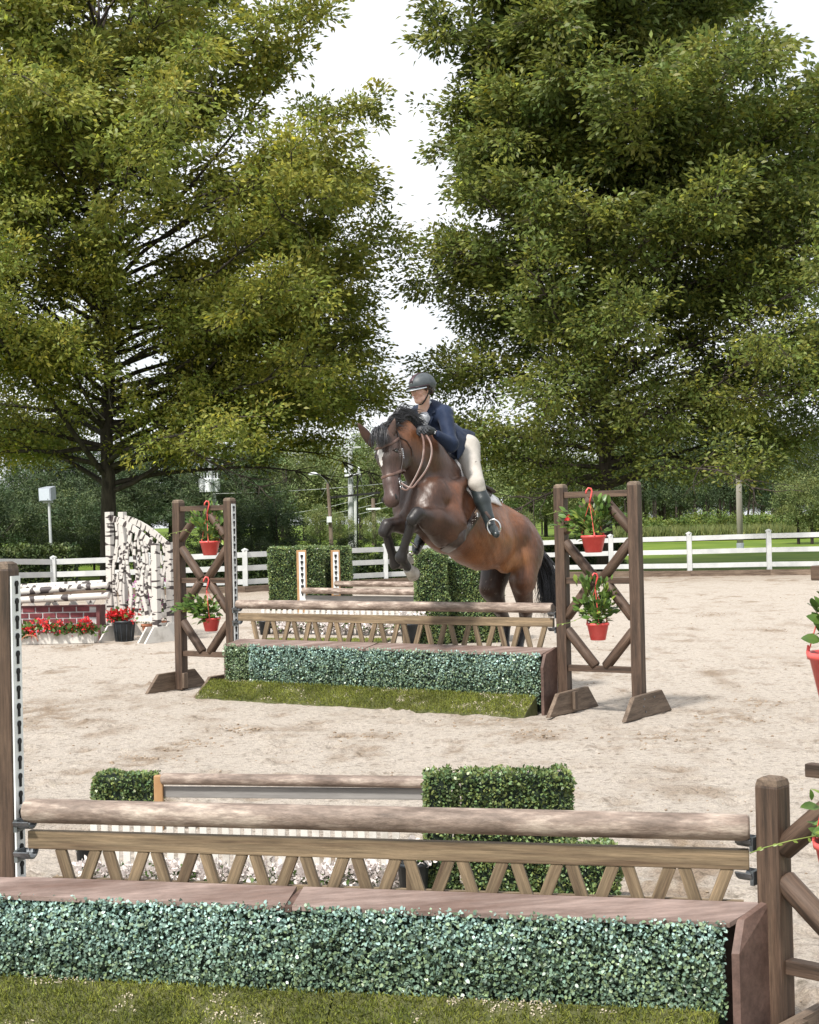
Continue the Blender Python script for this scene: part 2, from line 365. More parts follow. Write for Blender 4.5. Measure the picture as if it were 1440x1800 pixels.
# ------------------------------------------------------------------ ground
FPOST = [(-75, 1062, 975), (95, 1050, 978), (262, 1046, 972), (432, 1041, 965), (557, 1034, 960), (679, 1027, 956), (812, 1021, 951), (945, 1015, 945),
         (1075, 1014, 940), (1213, 1013, 936), (1353, 1011, 931), (1497, 1010, 927)]
FB = [G(a, b) for a, b, c in FPOST]
fx = np.array([p.x for p in FB]); fy = np.array([p.y for p in FB])
def fence_y(x): return np.interp(x, fx, fy, left=fy[0]+(x-fx[0])*0 if np.isscalar(x) else fy[0], right=fy[-1])
def build_ground():
    # woodland floor and lawn to the horizon
    ys = np.concatenate([np.linspace(-12, 120, 45), np.geomspace(126, 1500, 18)]); xs = np.linspace(-1, 1, 41)
    V = []; 
    for y in ys:
        wd = 30+abs(y)*1.0
        for x in xs: V.append((x*wd, y, gz(x, y)-.03))
    n = len(xs); F = [(i*n+j, i*n+j+1, (i+1)*n+j+1, (i+1)*n+j) for i in range(len(ys)-1) for j in range(n-1)]
    tag(link('lawn', fastmesh('lawn', V, F, smooth=True), M_GRASS), kind='structure')
    # arena sand, real relief, finer toward the near edge
    rows = 540; cols = 340
    t = np.linspace(0, 1, rows); Y = 2.2*(46/2.2)**t
    u = np.linspace(-1, 1, cols)
    X = np.outer(.36*Y+2.0, u); fyv = np.interp(X[-1], fx, fy)
    YY = Y[:, None]*np.ones((1, cols)); sc = (fyv+.55)/46.0
    blend = np.clip((YY-14)/30, 0, 1)**1.0
    YY = YY*(1+(sc[None, :]-1)*blend)
    X = X*1.0
    def fbm(x, y, s, o, seed):
        r = 0; a = 1; tt = 0
        for i in range(o): r = r+a*(vnoise(x*s, y*s, seed+i)-.5); tt += a; a *= .55; s *= 2.07
        return r/tt
    patch = np.clip((fbm(X, YY, .9, 3, 3)+.06)*5, 0, 1)             # trampled zones
    z = .010*fbm(X, YY, 1.2, 2, 1) + (.012+.030*patch)*fbm(X, YY, 7, 4, 20) + .010*fbm(X, YY, 26, 3, 40)
    # hoof prints: crescent dimples
    nh = 900; H = RNG.rand(nh, 4)
    hy = 2.6*(40/2.6)**H[:, 0]; hx = (H[:, 1]*2-1)*(.33*hy+.5)
    dark = np.zeros_like(z)
    for a, b, c, d in zip(hx, hy, H[:, 2], H[:, 3]):
        i0 = np.searchsorted(Y, b-.5); i1 = np.searchsorted(Y, b+.5)+2
        xx = X[i0:i1]-a; yy = YY[i0:i1]-b; th = c*6.28; q = xx*math.cos(th)+yy*math.sin(th); p = -xx*math.sin(th)+yy*math.cos(th)
        rr = np.sqrt((q/.085)**2+(p/.07)**2)
        z[i0:i1] += -.022*np.exp(-(rr**2)*1.2) + .016*np.exp(-((rr-1.6)**2)*5)*(.5+.5*np.sign(p)*.8)*(1+2*(vnoise(xx*40, yy*40, 5)-.5))
        dark[i0:i1] += np.exp(-(rr**2)*.8)*d*.75+np.exp(-((rr-1.5)**2)*4)*.3*d*(vnoise(xx*50, yy*30, 6) > .5)
    # churned spots with clods and damp sand
    spots = [(70, 1255, .55, .16), (330, 1307, .2, .06), (1160, 1297, .34, .07), (1290, 1262, .3, .09), (850, 1270, .3, .05), (430, 1283, .25, .05), (120, 1140, .35, .12), (1345, 1108, .35, .1), (1330, 1235, .2, .06), (940, 1290, .3, .05), (640, 1295, .3, .05), (250, 1335, .3, .06), (1250, 1080, .3, .1)]
    cl = []
    for px, py, rx, ry in spots:
        g = G(px, py); xx = (X-g.x)/rx; yy = (YY-g.y)/(ry*6); e = np.exp(-(xx**2+yy**2)*1.1)
        z += e*.03*np.abs(fbm(X, YY, 16, 3, 70)); dark += e*.95*np.clip(fbm(X, YY, 9, 3, 90)*3+.5, 0, 1)
        for _ in range(46):
            cl.append((g.x+random.gauss(0, rx*.55), g.y+random.gauss(0, ry*3), random.uniform(.004, .014)))
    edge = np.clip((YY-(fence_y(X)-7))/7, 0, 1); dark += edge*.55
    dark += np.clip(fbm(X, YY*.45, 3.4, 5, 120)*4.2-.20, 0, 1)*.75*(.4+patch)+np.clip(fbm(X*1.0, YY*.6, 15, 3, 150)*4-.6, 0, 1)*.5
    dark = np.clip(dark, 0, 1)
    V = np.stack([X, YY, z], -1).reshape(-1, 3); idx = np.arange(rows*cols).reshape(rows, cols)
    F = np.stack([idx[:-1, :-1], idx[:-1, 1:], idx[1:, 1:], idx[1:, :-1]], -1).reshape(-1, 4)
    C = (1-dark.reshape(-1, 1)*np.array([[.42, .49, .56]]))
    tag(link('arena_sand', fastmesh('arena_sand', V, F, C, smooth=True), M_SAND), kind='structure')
    # clods
    for _ in range(2000):
        y = 2.8*(34/2.8)**random.random(); cl.append((random.uniform(-1, 1)*(.3*y+.3), y, random.uniform(.002, .0060)*(1+y/25)))
    Vs = []; Fs = []; ico = bmesh.new(); bmesh.ops.create_icosphere(ico, subdivisions=1, radius=1)
    iv = np.array([v.co[:] for v in ico.verts]); iF = np.array([[v.index for v in f.verts] for f in ico.faces]); ico.free()
    for k, (x, y, r) in enumerate(cl):
        Vs.append(iv*(1+RNG.uniform(-.35, .35, (len(iv), 1)))*np.array([r*1.3, r*1.2, r*.7])+np.array([x, y, r*.25])); Fs.append(iF+k*len(iv))
    tag(link('sand_clods', fastmesh('sand_clods', np.concatenate(Vs), np.concatenate(Fs)), M_CLOD), 'loose damp clods of sand scattered over the riding arena', 'sand clods', kind='stuff')
build_ground()

# ------------------------------------------------------------------ arena edging and white fence
edge_root = thing('edging_board', FB[6]+Vector((0, -.2, 0)), 'low dark timber edging board along the foot of the white fence', 'edging')
for i in range(len(FB)-1):
    beam('board', FB[i]+Vector((0, -.16, .07)), FB[i+1]+Vector((0, -.16, .07)), .05, .22, M_FOOT, edge_root, bevel=0)
fr = thing('rail_fence', FB[6], 'white three-rail fence running the whole width behind the sand arena', 'fence')
FTOP = []
for (px, py, pt), b in zip(FPOST, FB):
    t = P(px, pt, b.y); h = t.z; FTOP.append(h)
    po = beam('post', b+Vector((0, 0, -.05)), b+Vector((0, 0, h-.05)), .14, .14, M_WHITE, fr, side=(0, 1, 0))
    c = MB().lathe([(.10, h-.05), (.10, h-.02), (.001, h+.03)], b, 4); c.build('post_cap', M_WHITE, po)
for i in range(len(FB)-1):
    for f in (.865, .557, .24):
        a = FB[i]+Vector((0, .0, FTOP[i]*f)); c = FB[i+1]+Vector((0, .0, FTOP[i+1]*f)); d = (c-a).normalized()*.072
        beam('rail', a+d, c-d, .04, .15, M_WHITE, fr, bevel=.004)

# ------------------------------------------------------------------ trees
def branch_path(p, d, l, n, grav, wob):
    pts = [p.copy()]; d = d.normalized()
    for i in range(n):
        d = (d + Vector((random.gauss(0, wob), random.gauss(0, wob), random.gauss(0, wob)+grav))).normalized()
        p = p + d*(l/n); pts.append(p.copy())
    return pts
def big_tree(name, base, H, prof, az_bias, trunk_r, label, mleaf, nl, leaf_n, seed, first, zmin=3.4, low=(0, 34), extra=(), holes=0, lsize=(.13, .22), group=None, dens=1.0, flatten=.42):
    random.seed(seed)
    root = thing(name, base, label, 'tree', group)
    B = MB(); zs, rs = zip(*prof)
    tp = [base+Vector((0, 0, -.3))]; k = 12
    for i in range(1, k+1): tp.append(base+Vector((random.gauss(0, .05)*i*.5, random.gauss(0, .05)*i*.5, H*.93*i/k)))
    rr = [trunk_r*1.35]+[trunk_r*(1-.93*i/k)**.85 if i > 1 else trunk_r for i in range(1, k+1)]
    B.tube(tp, rr, 12)
    cl = []      # clump centre, size
    def at(z):
        f = (z)/(H*.93)*k; i = int(min(k-1, max(0, f))); return tp[i].lerp(tp[i+1], min(1, max(0, f-i)))
    az = random.uniform(0, 6.28)
    for i in range(nl+len(extra)):
        if i >= nl:
            zt, az, el_, R = extra[i-nl]; f = zt/H; elev = rad(el_)
        else:
            zt = first + (H*.88-first)*((i+.5)/nl)**1.05; az += 2.4+random.uniform(-.35, .35); f = zt/H
            elev = rad(4+50*f+random.uniform(-12, 16)) if f > .22 else rad(random.uniform(*low))
            R = np.interp(zt+1.2+5*math.sin(elev)*(f < .4), zs, rs)*az_bias(az)*random.uniform(.82, 1.08)
        hv = Vector((math.cos(az), math.sin(az), 0))
        l = R/max(.45, math.cos(elev)); st = at(zt)
        pth = branch_path(st, hv*math.cos(elev)+Vector((0, 0, math.sin(elev))), l, 9, -.015 if f < .5 else -.04, .085)
        r1 = trunk_r*(.42-.25*f); B.tube(pth, [max(.012, r1*(1-j/9.5)) for j in range(10)], 6, False)
        for j in range(2, 10):
            for sgn in (-1, 1, 0) if j > 5 else (-1, 1):
                if random.random() > dens*.96: continue
                q = pth[j]; t = (pth[j]-pth[j-1]).normalized(); sd_ = t.cross(Vector((0, 0, 1))).normalized()*(sgn if sgn else random.choice((-.3, .3)))
                d2 = t*random.uniform(.4, .95)+sd_*random.uniform(.5, 1)+Vector((0, 0, random.uniform(-.55, .75)))
                l2 = random.uniform(.9, 1.9)*(1.15-.4*j/9)*(.65+.35*min(1, R/6)); p2 = branch_path(q, d2, l2, 5, -.03, .13)
                B.tube(p2, [.03, .024, .019, .014, .010, .006], 4, False)
                for m in range(1, 6):
                    for s3 in range(1 if m < 4 else 2):
                        d3 = (p2[m]-p2[m-1]).normalized()+Vector((random.gauss(0, .7), random.gauss(0, .7), random.gauss(0, .35)))
                        l3 = random.uniform(.25, .62); e = p2[m]+d3.normalized()*l3
                        if m > 2: B.tube([p2[m], e], [.008, .004], 3, False)
                        cl.append((*e, d3.x, d3.y, d3.z, random.uniform(.30, .56)))
    cl = [q for q in cl if q[2] > base.z+zmin+random.uniform(-.15, .5)]
    C = np.array(cl); q3 = C[:, :3]; hn = .5*vnoise(q3[:, 0]*.55+q3[:, 1]*.31, q3[:, 2]*.8+q3[:, 1]*.2, seed)+.5*vnoise(q3[:, 0]*1.3+q3[:, 1]*.7, q3[:, 2]*1.7-q3[:, 1]*.4, seed+9); C = C[hn >= np.quantile(hn, holes)]; n = len(C); ln = max(8, int(leaf_n/n)); R = RNG
    idx = np.repeat(np.arange(n), ln); c = C[idx]
    off = R.normal(size=(len(idx), 3)); off[:, 2] *= flatten*1.6; off = off*c[:, 6:7]*.62
    pts = c[:, :3]+off
    dirs = off*np.array([1, 1, .5])+c[:, 3:6]*.25+R.normal(size=off.shape)*.22; dirs[:, 2] -= .05
    nrm = R.normal(size=off.shape)*.8; nrm[:, 2] += .75; nrm[:, 1] -= .35
    hh = np.clip((pts[:, 2]-base.z-4)/(H-6), 0, 1)
    size = (lsize[0]+(lsize[1]-lsize[0])*hh)*R.uniform(.7, 1.25, len(idx))
    ct = tints(n, .30, .16)[idx]*tints(len(idx), .2, .06)
    young = R.rand(len(idx)) < .03; ct[young] *= np.array([1.7, 1.6, .9])
    me = leaves('crown', pts, size, ct, wr=.47, dirs=dirs, nrm=unit(nrm))
    B.build('trunk', M_BARK, root, smooth=True)
    link('crown', me, mleaf, root)
    print(name, 'clumps', n, 'leaves', len(idx)); return root
tl = G(194, 1022); tl.z = 0
big_tree('oak_tree', tl, 24, [(3, 4.8), (4.5, 6.8), (5.5, 8.6), (7, 9.6), (10, 10.2), (13.5, 10.2), (15, 8.8), (17, 6.2), (20, 5.0), (24, 3.0)],
         lambda a: 1.0, .30, 'broad olive-green oak behind the birch-patterned wings, at left', M_OAK, 70, 320000, 5, 3.2, zmin=4.2, low=(10, 36), dens=.9, holes=.15, extra=[(3.6+.62*k, random.Random(k).uniform(-.75, .45), random.Random(k+50).uniform(9, 26), random.Random(k+90).uniform(8.2, 10.0)) for k in range(15)]+[(4.2+.5*k, random.Random(k+11).uniform(-.3, .3), 14, random.Random(k+23).uniform(8.6, 9.8)) for k in range(6)]+[(4.2+.8*k, 4.3+random.Random(k+31).uniform(-1.1, .8), random.Random(k+35).uniform(8, 26), random.Random(k+37).uniform(4.5, 7)) for k in range(16)], lsize=(.17, .27))
tr = G(1066, 1006); tr.z = 0
big_tree('oak_tree', tr, 23, [(3, 4.2), (3.8, 5.6), (6, 6.0), (9, 6.2), (12, 5.8), (14, 4.5), (17, 3.7), (20, 3.5), (23, 2.8)],
         lambda a: 1.0+.7*max(0, math.cos(a)), .27, 'dense dark green oak with straight trunk behind the right jump standard', M_OAKD, 100, 340000, 9, 2.9, zmin=3.0, holes=.13, low=(3, 22), extra=[(3.0+.8*k, random.Random(k+7).uniform(-.7, .5), random.Random(k+57).uniform(3, 24), random.Random(k+97).uniform(6.5, 8.5)) for k in range(16)], lsize=(.16, .28))
random.seed(3)
# bare dead twigs inside the left oak
dt = thing('dead_branch', P(150, 640, tl.y-1.2), 'bare grey twiggy dead branches hanging in the left oak crown', 'branch')
for i in range(11):
    p = P(random.uniform(150, 205), random.uniform(600, 760), tl.y-random.uniform(1.2, 2.6)); B = MB()
    pth = branch_path(p, Vector((random.uniform(-.7, .1), -.15, random.uniform(.5, 1.1))), random.uniform(1.2, 2.6), 7, .02, .2); B.tube(pth, [.022-.0025*j for j in range(8)], 4, False)
    for j in range(2, 8):
        q = branch_path(pth[j], Vector((random.gauss(0, 1), -.1, random.gauss(.3, .6))), random.uniform(.3, .9), 4, 0, .25); B.tube(q, [.010, .008, .006, .004, .003], 3, False)
    B.build('twig', M_BARKG, dt)

# woodland behind ------------------------------------------------------
def wood_tree_mesh(kind, H, seed):
    random.seed(seed); R = RNG; B = MB(); pts = []; siz = []; nc = []
    if kind == 'pine':
        B.tube([(0, 0, -.5), (.1, 0, H*.5), (0, .1, H*.97)], [.2, .14, .03], 7)
        for i in range(46):
            f = .22+.78*i/46; a = i*2.4; r = H*.26*(1-f)**.6*random.uniform(.75, 1.2)+.25; e = Vector((math.cos(a)*r, math.sin(a)*r, H*f+r*.18))
            B.tube([(0, 0, H*f-.2), e], [.05, .015], 4, False)
            for q in range(max(2, int(r/.38))):
                s = (q+1)/max(2, int(r/.38)); c = Vector((0, 0, H*f-.1)).lerp(e, s); nc.append((c.x+random.gauss(0, .15), c.y+random.gauss(0, .15), c.z+.08, .42))
        ln = 60; wr = .16; ls = (.24, .4)
    elif kind == 'tall':    # bare lower stems, small crown
        for s in range(2):
            x = random.uniform(-.6, .6); B.tube([(x, 0, -.5), (x+random.gauss(0, .2), 0, H*.5), (x+random.gauss(0, .3), 0, H*.95)], [.13, .10, .03], 6)
            for i in range(26):
                f = random.uniform(.42, 1); a = random.uniform(0, 6.28); r = random.uniform(.2, 1.9)*(1.15-f)**.4
                nc.append((x+math.cos(a)*r, math.sin(a)*r, H*f, .55))
        ln = 75; wr = .3; ls = (.2, .34)
    else:
        B.tube([(0, 0, -.5), (.05, 0, H*.35), (0, 0, H*.8)], [.2, .15, .04], 7)
        for i in range(95):
            d = Vector((random.gauss(0, 1), random.gauss(0, 1), random.gauss(0, .9))).normalized()
            rr = random.uniform(.55, 1)**.5; c = Vector((d.x*H*.30*rr, d.y*H*.30*rr, H*.58+d.z*H*.40*rr)); nc.append((c.x, c.y, c.z, random.uniform(.4, .75)))
        for i in range(0, 95, 6): B.tube([(0, 0, H*.3), Vector(nc[i][:3])], [.05, .015], 4, False)
        ln = 85; wr = .5; ls = (.16, .3)
    C = np.array(nc); idx = np.repeat(np.arange(len(C)), ln); c = C[idx]; off = R.normal(size=(len(idx), 3))*c[:, 3:4]*.55
    if kind == 'pine': off[:, 2] *= .7
    p = c[:, :3]+off; t = tints(len(C), .3, .12)[idx]*tints(len(idx), .18, .05)
    me = leaves('crown', p, R.uniform(ls[0], ls[1], len(idx)), t, wr=wr, dirs=off+R.normal(size=off.shape)*.2+np.array([0, 0, .15]))
    return B.mesh('trunk'), me
PROTO = {}
def wood_tree(kind, px, Y, ptop, mleaf, label, name, group=None, H0=9, seed=1, sx=1.0):
    key = (kind, seed, mleaf.name)
    if key not in PROTO:
        a, b = wood_tree_mesh(kind, H0, seed); a.materials.append(M_BARK); b.materials.append(mleaf); PROTO[key] = (a, b)
    a, b = PROTO[key]; g = P(px, 900, Y); z0 = gz(g.x, g.y); top = P(px, ptop, Y).z; s = (top-z0)/H0
    root = thing(name, (g.x, g.y, z0), label, 'tree', group); root.scale = (s*sx, s*sx, s); root.rotation_euler.z = random.uniform(0, 6.28)
    for nm, me in (('trunk', a), ('crown', b)):
        o = bpy.data.objects.new(nm, me); COL.objects.link(o); o.parent = root
    return root
random.seed(21)
GRP = 'woodland trees beyond the fence'
ORD = 'leftmost second third fourth fifth sixth seventh eighth ninth tenth eleventh twelfth thirteenth fourteenth fifteenth sixteenth seventeenth eighteenth nineteenth twentieth'.split()
def row(kind, x0, x1, n, Y0, Y1, t0, t1, mleaf, name, label, sx=1.0):
    """label: what the whole row is, in the plural"""
    pxs = sorted(x0+(x1-x0)*(i+.5)/n+random.uniform(-.35, .35)*(x1-x0)/n for i in range(n))
    for i, px in enumerate(pxs):
        lb = 'rightmost of the '+label if i == n-1 else (ORD[i]+(' of the ' if i == 0 else ' from left of the ')+label)
        wood_tree(kind, px, random.uniform(Y0, Y1), random.uniform(t0, t1), mleaf, lb, name, label, seed=random.randint(1, 3), sx=sx)
row('pine', 20, 190, 5, 84, 96, 735, 780, M_PINE, 'pine_tree', 'dark pines left of the left oak trunk')
row('round', -60, 200, 7, 70, 82, 830, 880, M_PINE, 'woodland_tree', 'dark bushy low trees behind the fence at far left', 1.2)
row('pine', 205, 470, 8, 84, 100, 745, 795, M_PINE, 'pine_tree', 'dark green pines behind the left jump standard', 1.15)
row('round', 380, 500, 3, 66, 72, 850, 885, M_PINE, 'woodland_tree', 'round bushy low conifers behind the left standard', 1.3)
row('round', 470, 760, 10, 110, 128, 752, 795, M_FAR, 'woodland_tree', 'pale broadleaf trees behind the utility poles', 1.1)
row('round', 540, 940, 9, 78, 88, 880, 915, M_FAR, 'woodland_tree', 'low bushy green trees behind the horse', 1.2)
row('pine', 480, 740, 6, 130, 150, 770, 800, M_PINE, 'pine_tree', 'distant pines behind the pale broadleaf trees')
row('round', 850, 1120, 9, 100, 116, 765, 815, M_FAR, 'woodland_tree', 'hazy green broadleaf trees right of the rider', 1.1)
row('tall', 1090, 1400, 13, 96, 104, 770, 815, M_PINE, 'woodland_tree', 'slim bare-stemmed trees at the right wood edge')
row('pine', 1080, 1480, 12, 112, 128, 725, 780, M_PINE, 'pine_tree', 'dark pines deep in the wood on the right', 1.1)
row('round', 940, 1180, 7, 118, 126, 835, 875, M_FAR, 'woodland_tree', 'soft green trees left of the right oak trunk', 1.1)
row('round', 1380, 1450, 2, 76, 82, 800, 850, M_FAR, 'woodland_tree', 'bushy trees at the right edge beyond the lawn', 1.0)
row('pine', -80, 1500, 18, 160, 190, 800, 840, M_PINE, 'pine_tree', 'far dark pines at the back of the wood', 1.3)
row('round', -80, 1500, 18, 150, 165, 840, 870, M_PINE, 'woodland_tree', 'far rounded trees at the back of the wood', 1.5)

row('round', 60, 340, 7, 58, 64, 915, 945, M_HEDR, 'shade_undergrowth', 'dark bushy shrubs added for shade behind the fence at left', 1.6)  # dark shrubs added to make the ground behind the fence shadier
row('round', 420, 700, 6, 64, 70, 935, 955, M_HEDR, 'shade_undergrowth', 'dark bushy shrubs added for shade behind the fence at centre', 1.8)  # second added row, darkening the lawn strip further right
# hedges and shrubs -----------------------------------------------------
def foliage_box(name, p0, p1, h, d, n, mt, label, cat, size=(.05, .10), topvar=.1, parent=None, wr=.5, kind=None, z0=None, group=None):
    """loose clipped hedge from p0 to p1: leaves through a thick shell, dark twig core"""
    p0 = Vector(p0); p1 = Vector(p1); ax = (p1-p0); l = ax.length; ax.normalize(); nn = Vector((0, 0, 1)).cross(ax); R = RNG
    s = R.rand(n)*l; q = R.rand(n); a = R.uniform(-.5, .5, n)*d; z = R.rand(n)*h
    side = q < .62; top = ~side
    a[side] = np.where(R.rand(side.sum()) < .7, -1, 1)*(d/2)*R.uniform(.75, 1.05, side.sum()); z[top] = h*R.uniform(.86, 1.03, top.sum())
    bump = (vnoise(s*1.7, z*2.0, 8)-.5)*.22*d; a = a+np.sign(a)*bump; z = z*(1+topvar*(vnoise(s*2.3, a*3, 4)-.5)*2)
    base = np.array(p0); pts = base+np.outer(s, np.array(ax))+np.outer(a, np.array(nn)); pts[:, 2] += z
    me = leaves(name, pts, R.uniform(size[0], size[1], n), tints(n, .35, .12), wr=wr)
    if parent is None:
        root = thing(name, (p0+p1)/2, label, cat, group)
    else: root = parent
    core = MB().box((p0+p1)/2+Vector((0, 0, h*.45)), (l*.98, d*.72, h*.86), Matrix((ax, nn, Vector((0, 0, 1)))).transposed())
    core.build('branches', M_DARKG, root)
    link('leaves', me, mt, root, kind='stuff'); return root
def gp(px, Y): g = P(px, 900, Y); return Vector((g.x, g.y, gz(g.x, g.y)))
foliage_box('hedge', gp(-90, 43), gp(136, 43.5), 1.35, 1.0, 9000, M_HEDR, 'clipped dark hedge behind the fence at far left, beside the speaker pole', 'hedge', (.08, .15), group=None)
foliage_box('hedge', gp(300, 44), gp(480, 46), .95, .8, 6000, M_HEDR, 'low dark hedge behind the fence right of the left standard', 'hedge', (.08, .15))
foliage_box('hedge', gp(612, 50), gp(760, 52), .72, .9, 5000, M_HEDR, 'low shrubby hedge behind the fence under the horse forelegs', 'hedge', (.08, .15), .3)
foliage_box('hedge', gp(860, 56), gp(1090, 58), 1.0, .9, 7000, M_HEDR, 'dark hedge behind the fence beside the horse tail', 'hedge', (.08, .15), .2)
random.seed(5)
def shrub(px, Y, ptop, rpx, mt, label, n=2600, ls=(.10, .2), name='shrub', cat='shrub', grp=None):
    g = gp(px, Y); top = P(px, ptop, Y).z; h = top-g.z; r = rpx/FPX*Y; nc = 26
    C = np.array([[random.gauss(0, .5)*r, random.gauss(0, .4)*r, h*random.uniform(.15, .92)] for _ in range(nc)]); idx = RNG.randint(0, nc, n)
    pts = C[idx]+RNG.normal(size=(n, 3))*np.array([r*.25, r*.25, h*.12])+np.array(g); pts[:, 2] = np.maximum(pts[:, 2], g.z+.02)
    root = thing(name, g, label, cat, grp)
    B = MB(); [B.tube([g, Vector(C[i])*.9+g], [.04, .01], 4, False) for i in range(0, nc, 3)]; B.build('stem', M_BARK, root)
    link('leaves', leaves('leaves', pts, RNG.uniform(ls[0], ls[1], n), tints(nc, .3, .15)[idx]*tints(n, .2), wr=.45), mt, root, kind='stuff')
for i, (px, pt, rp) in enumerate([(1110, 905, 22), (1150, 912, 24), (1195, 908, 28), (1235, 902, 26), (1275, 900, 30), (1315, 906, 24), (1350, 904, 30), (1395, 905, 30), (1430, 902, 30)]):
    shrub(px, 92+3*(i % 2), pt, rp, M_BUSH, (ORD[i]+' from left' if i else 'leftmost')+' of the bright green shrubs between the lawn and the wood', grp='shrubs along the lawn edge')
n = 9000; gx = RNG.rand(n)*360+1060; pts = np.array([gp(a, 90+RNG.rand()*1.5) for a in gx])
dd = RNG.normal(size=(n, 3))*.25; dd[:, 2] = 1
tag(link('tall_grass', leaves('tall_grass', pts, RNG.uniform(.5, 1.1, n), tints(n, .3), wr=.05, dirs=dd), M_STRAW), 'straw-coloured tall grass in front of the shrubs beyond the lawn', 'tall grass', kind='stuff')
n = 26000; a = RNG.rand(n)*(fx[-1]-fx[0]+6)+fx[0]-3; b = np.interp(a, fx, fy)+.1+RNG.rand(n)**2*6; dd = RNG.normal(size=(n, 3))*.35; dd[:, 2] = 1
tag(link('grass_fringe', leaves('grass_fringe', np.stack([a, b, np.zeros(n)-.03], 1), RNG.uniform(.05, .12, n), tints(n, .3), wr=.1, dirs=dd), M_BUSH), 'unmown green grass along the foot of the white fence', 'grass', kind='stuff')
# ------------------------------------------------------------------ things beyond the fence
random.seed(31)
def pole_to(px0, py0, px1, pyb, Y, r0, r1, mt, parent, name='pole', n=10):
    b = P(px1, pyb, Y); t = P(px0, py0, Y); b.z = gz(b.x, b.y)-.2
    MB().tube([b, (b+t)/2, t], [r0, (r0+r1)/2, r1], n).build(name, mt, parent, smooth=False); return t, b
# loudspeaker on a pole
g = gp(91, 45); sp = thing('loudspeaker', g, 'grey loudspeaker box on a thin pole behind the fence at far left', 'loudspeaker')
pole_to(86, 880, 93, 1000, 45, .05, .04, M_CONC, sp)
M_SPK = mat('speaker_grey', (.26, .29, .33), (.34, .37, .42), scale=20, rough=.6); M_GRIL = mat('speaker_grille', (.42, .47, .53), (.52, .57, .63), scale=60, rough=.5)
c = P(84, 869, 45); R3 = Matrix.Rotation(rad(-22), 3, 'Z') @ Matrix.Rotation(rad(4), 3, 'X')
MB().prism([c+R3 @ Vector(v) for v in ((-.22, -.16, -.2), (.22, -.16, -.2), (.16, .2, -.16), (-.16, .2, -.16))], R3 @ Vector((0, 0, .40))).build('cabinet', M_SPK, sp, bevel=.01)
MB().box(c+R3 @ Vector((0, -.17, 0)), (.38, .02, .35), R3).build('grille', M_GRIL, sp, bevel=.005)
MB().box(c+R3 @ Vector((.12, -.183, -.14)), (.03, .006, .02), R3).build('badge', M_BLACK, sp)
MB().box(c+Vector((0, 0, -.235)), (.34, .05, .05), R3).build('bracket', M_CONC, sp)
# utility pole with three transformers
up = thing('utility_pole', gp(384, 88), 'pale leaning utility pole with three white transformers, left of the horse', 'utility pole')
pole_to(365, 783, 387, 980, 88, .20, .13, M_CONC, up)
def at(px, py, Y): return P(px, py, Y)
beam('crossarm', at(354, 794, 88), at(389, 797, 88), .1, .1, M_CONC, up)
for px in (362, 373, 381): MB().lathe([(.06, 0), (.11, .08), (.06, .12), (.10, .2), (.05, .3), (.02, .36)], at(px, 812, 88), 8).build('insulator', M_XFMR, up)
for px, dy in ((357, 0), (369, -.35), (380, 0)):
    t = MB().lathe([(.05, -.02), (.24, 0), (.25, .1), (.25, .75), (.22, .82), (.05, .84)], at(px, 865, 88)+Vector((0, dy, 0)), 14).build('transformer', M_XFMR, up, smooth=False)
    for s in (-.09, .09): MB().lathe([(.03, .82), (.05, .9), (.03, 1.0), (.04, 1.1), (.01, 1.16)], at(px, 865, 88)+Vector((s, dy, 0)), 6).build('bushing', M_XFMR, t)
# tall pale pole with a conduit and arms
u2 = thing('utility_pole', gp(619, 90), 'tall pale utility pole with a conduit pipe and dark crossarm, behind the horse head', 'utility pole')
pole_to(616, 785, 618, 985, 90, .20, .15, M_CONC, u2)
MB().tube([at(625, 870, 89.7), at(625, 985, 89.7)], .09, 8).build('conduit', M_WHITE, u2)
MB().tube([at(628.5, 832, 89.8), at(629, 985, 89.8)], .05, 6).build('cable_duct', M_BLACK, u2)
beam('crossarm', at(600, 787, 90), at(634, 786, 90), .1, .1, M_CONC, u2); beam('crossarm', at(606, 836, 89.6), at(634, 833, 89.6), .12, .12, M_XFMR, u2)
beam('crossarm', at(576, 875, 89.5), at(668, 866, 89.5), .12, .13, M_BLACK, u2)
beam('brace', at(622, 866, 89.4), at(637, 832, 89.4), .07, .07, M_BLACK, u2)
for px in (608, 631): MB().lathe([(.05, 0), (.1, .1), (.05, .2), (.08, .3), (.02, .4)], at(px, 832, 89.6), 8).build('insulator', M_XFMR, u2)
# street lamp on a rusty pole
u3 = thing('street_lamp', gp(581, 82), 'thin brown lamp post with curved arm and white meter box, left of the tall pole', 'lamp post')
MB().tube([gp(582, 82)+Vector((0, 0, -.2)), at(580, 900, 82), at(576, 850, 82)], [.12, .1, .08], 8).build('post', M_PWOOD, u3)
MB().tube([at(576, 850, 82), at(572, 842, 82), at(563, 835, 82), at(555, 834, 82)], .045, 6).build('arm', M_CONC, u3, smooth=True)
MB().lathe([(.02, -.1), (.16, -.06), (.2, .02), (.12, .1), (.02, .13)], at(551, 834, 82), 10, sx=1.4).build('lamp_head', M_XFMR, u3, smooth=True)
MB().box(at(579, 913, 81.8), (.26, .2, .32)).build('meter_box', M_XFMR, u3)
# small far pole with one transformer
u4 = thing('utility_pole', gp(657, 96), 'small brown utility pole with one hanging transformer under the horse muzzle', 'utility pole')
MB().tube([gp(657, 96), at(656, 876, 96)], [.16, .12], 8).build('pole', M_PWOOD, u4)
beam('crossarm', at(644, 895, 95.8), at(669, 894, 95.8), .12, .12, M_XFMR, u4)
MB().lathe([(.05, -.02), (.17, 0), (.18, .1), (.18, .55), (.05, .6)], at(650, 934, 95.5), 12).build('transformer', M_XFMR, u4)
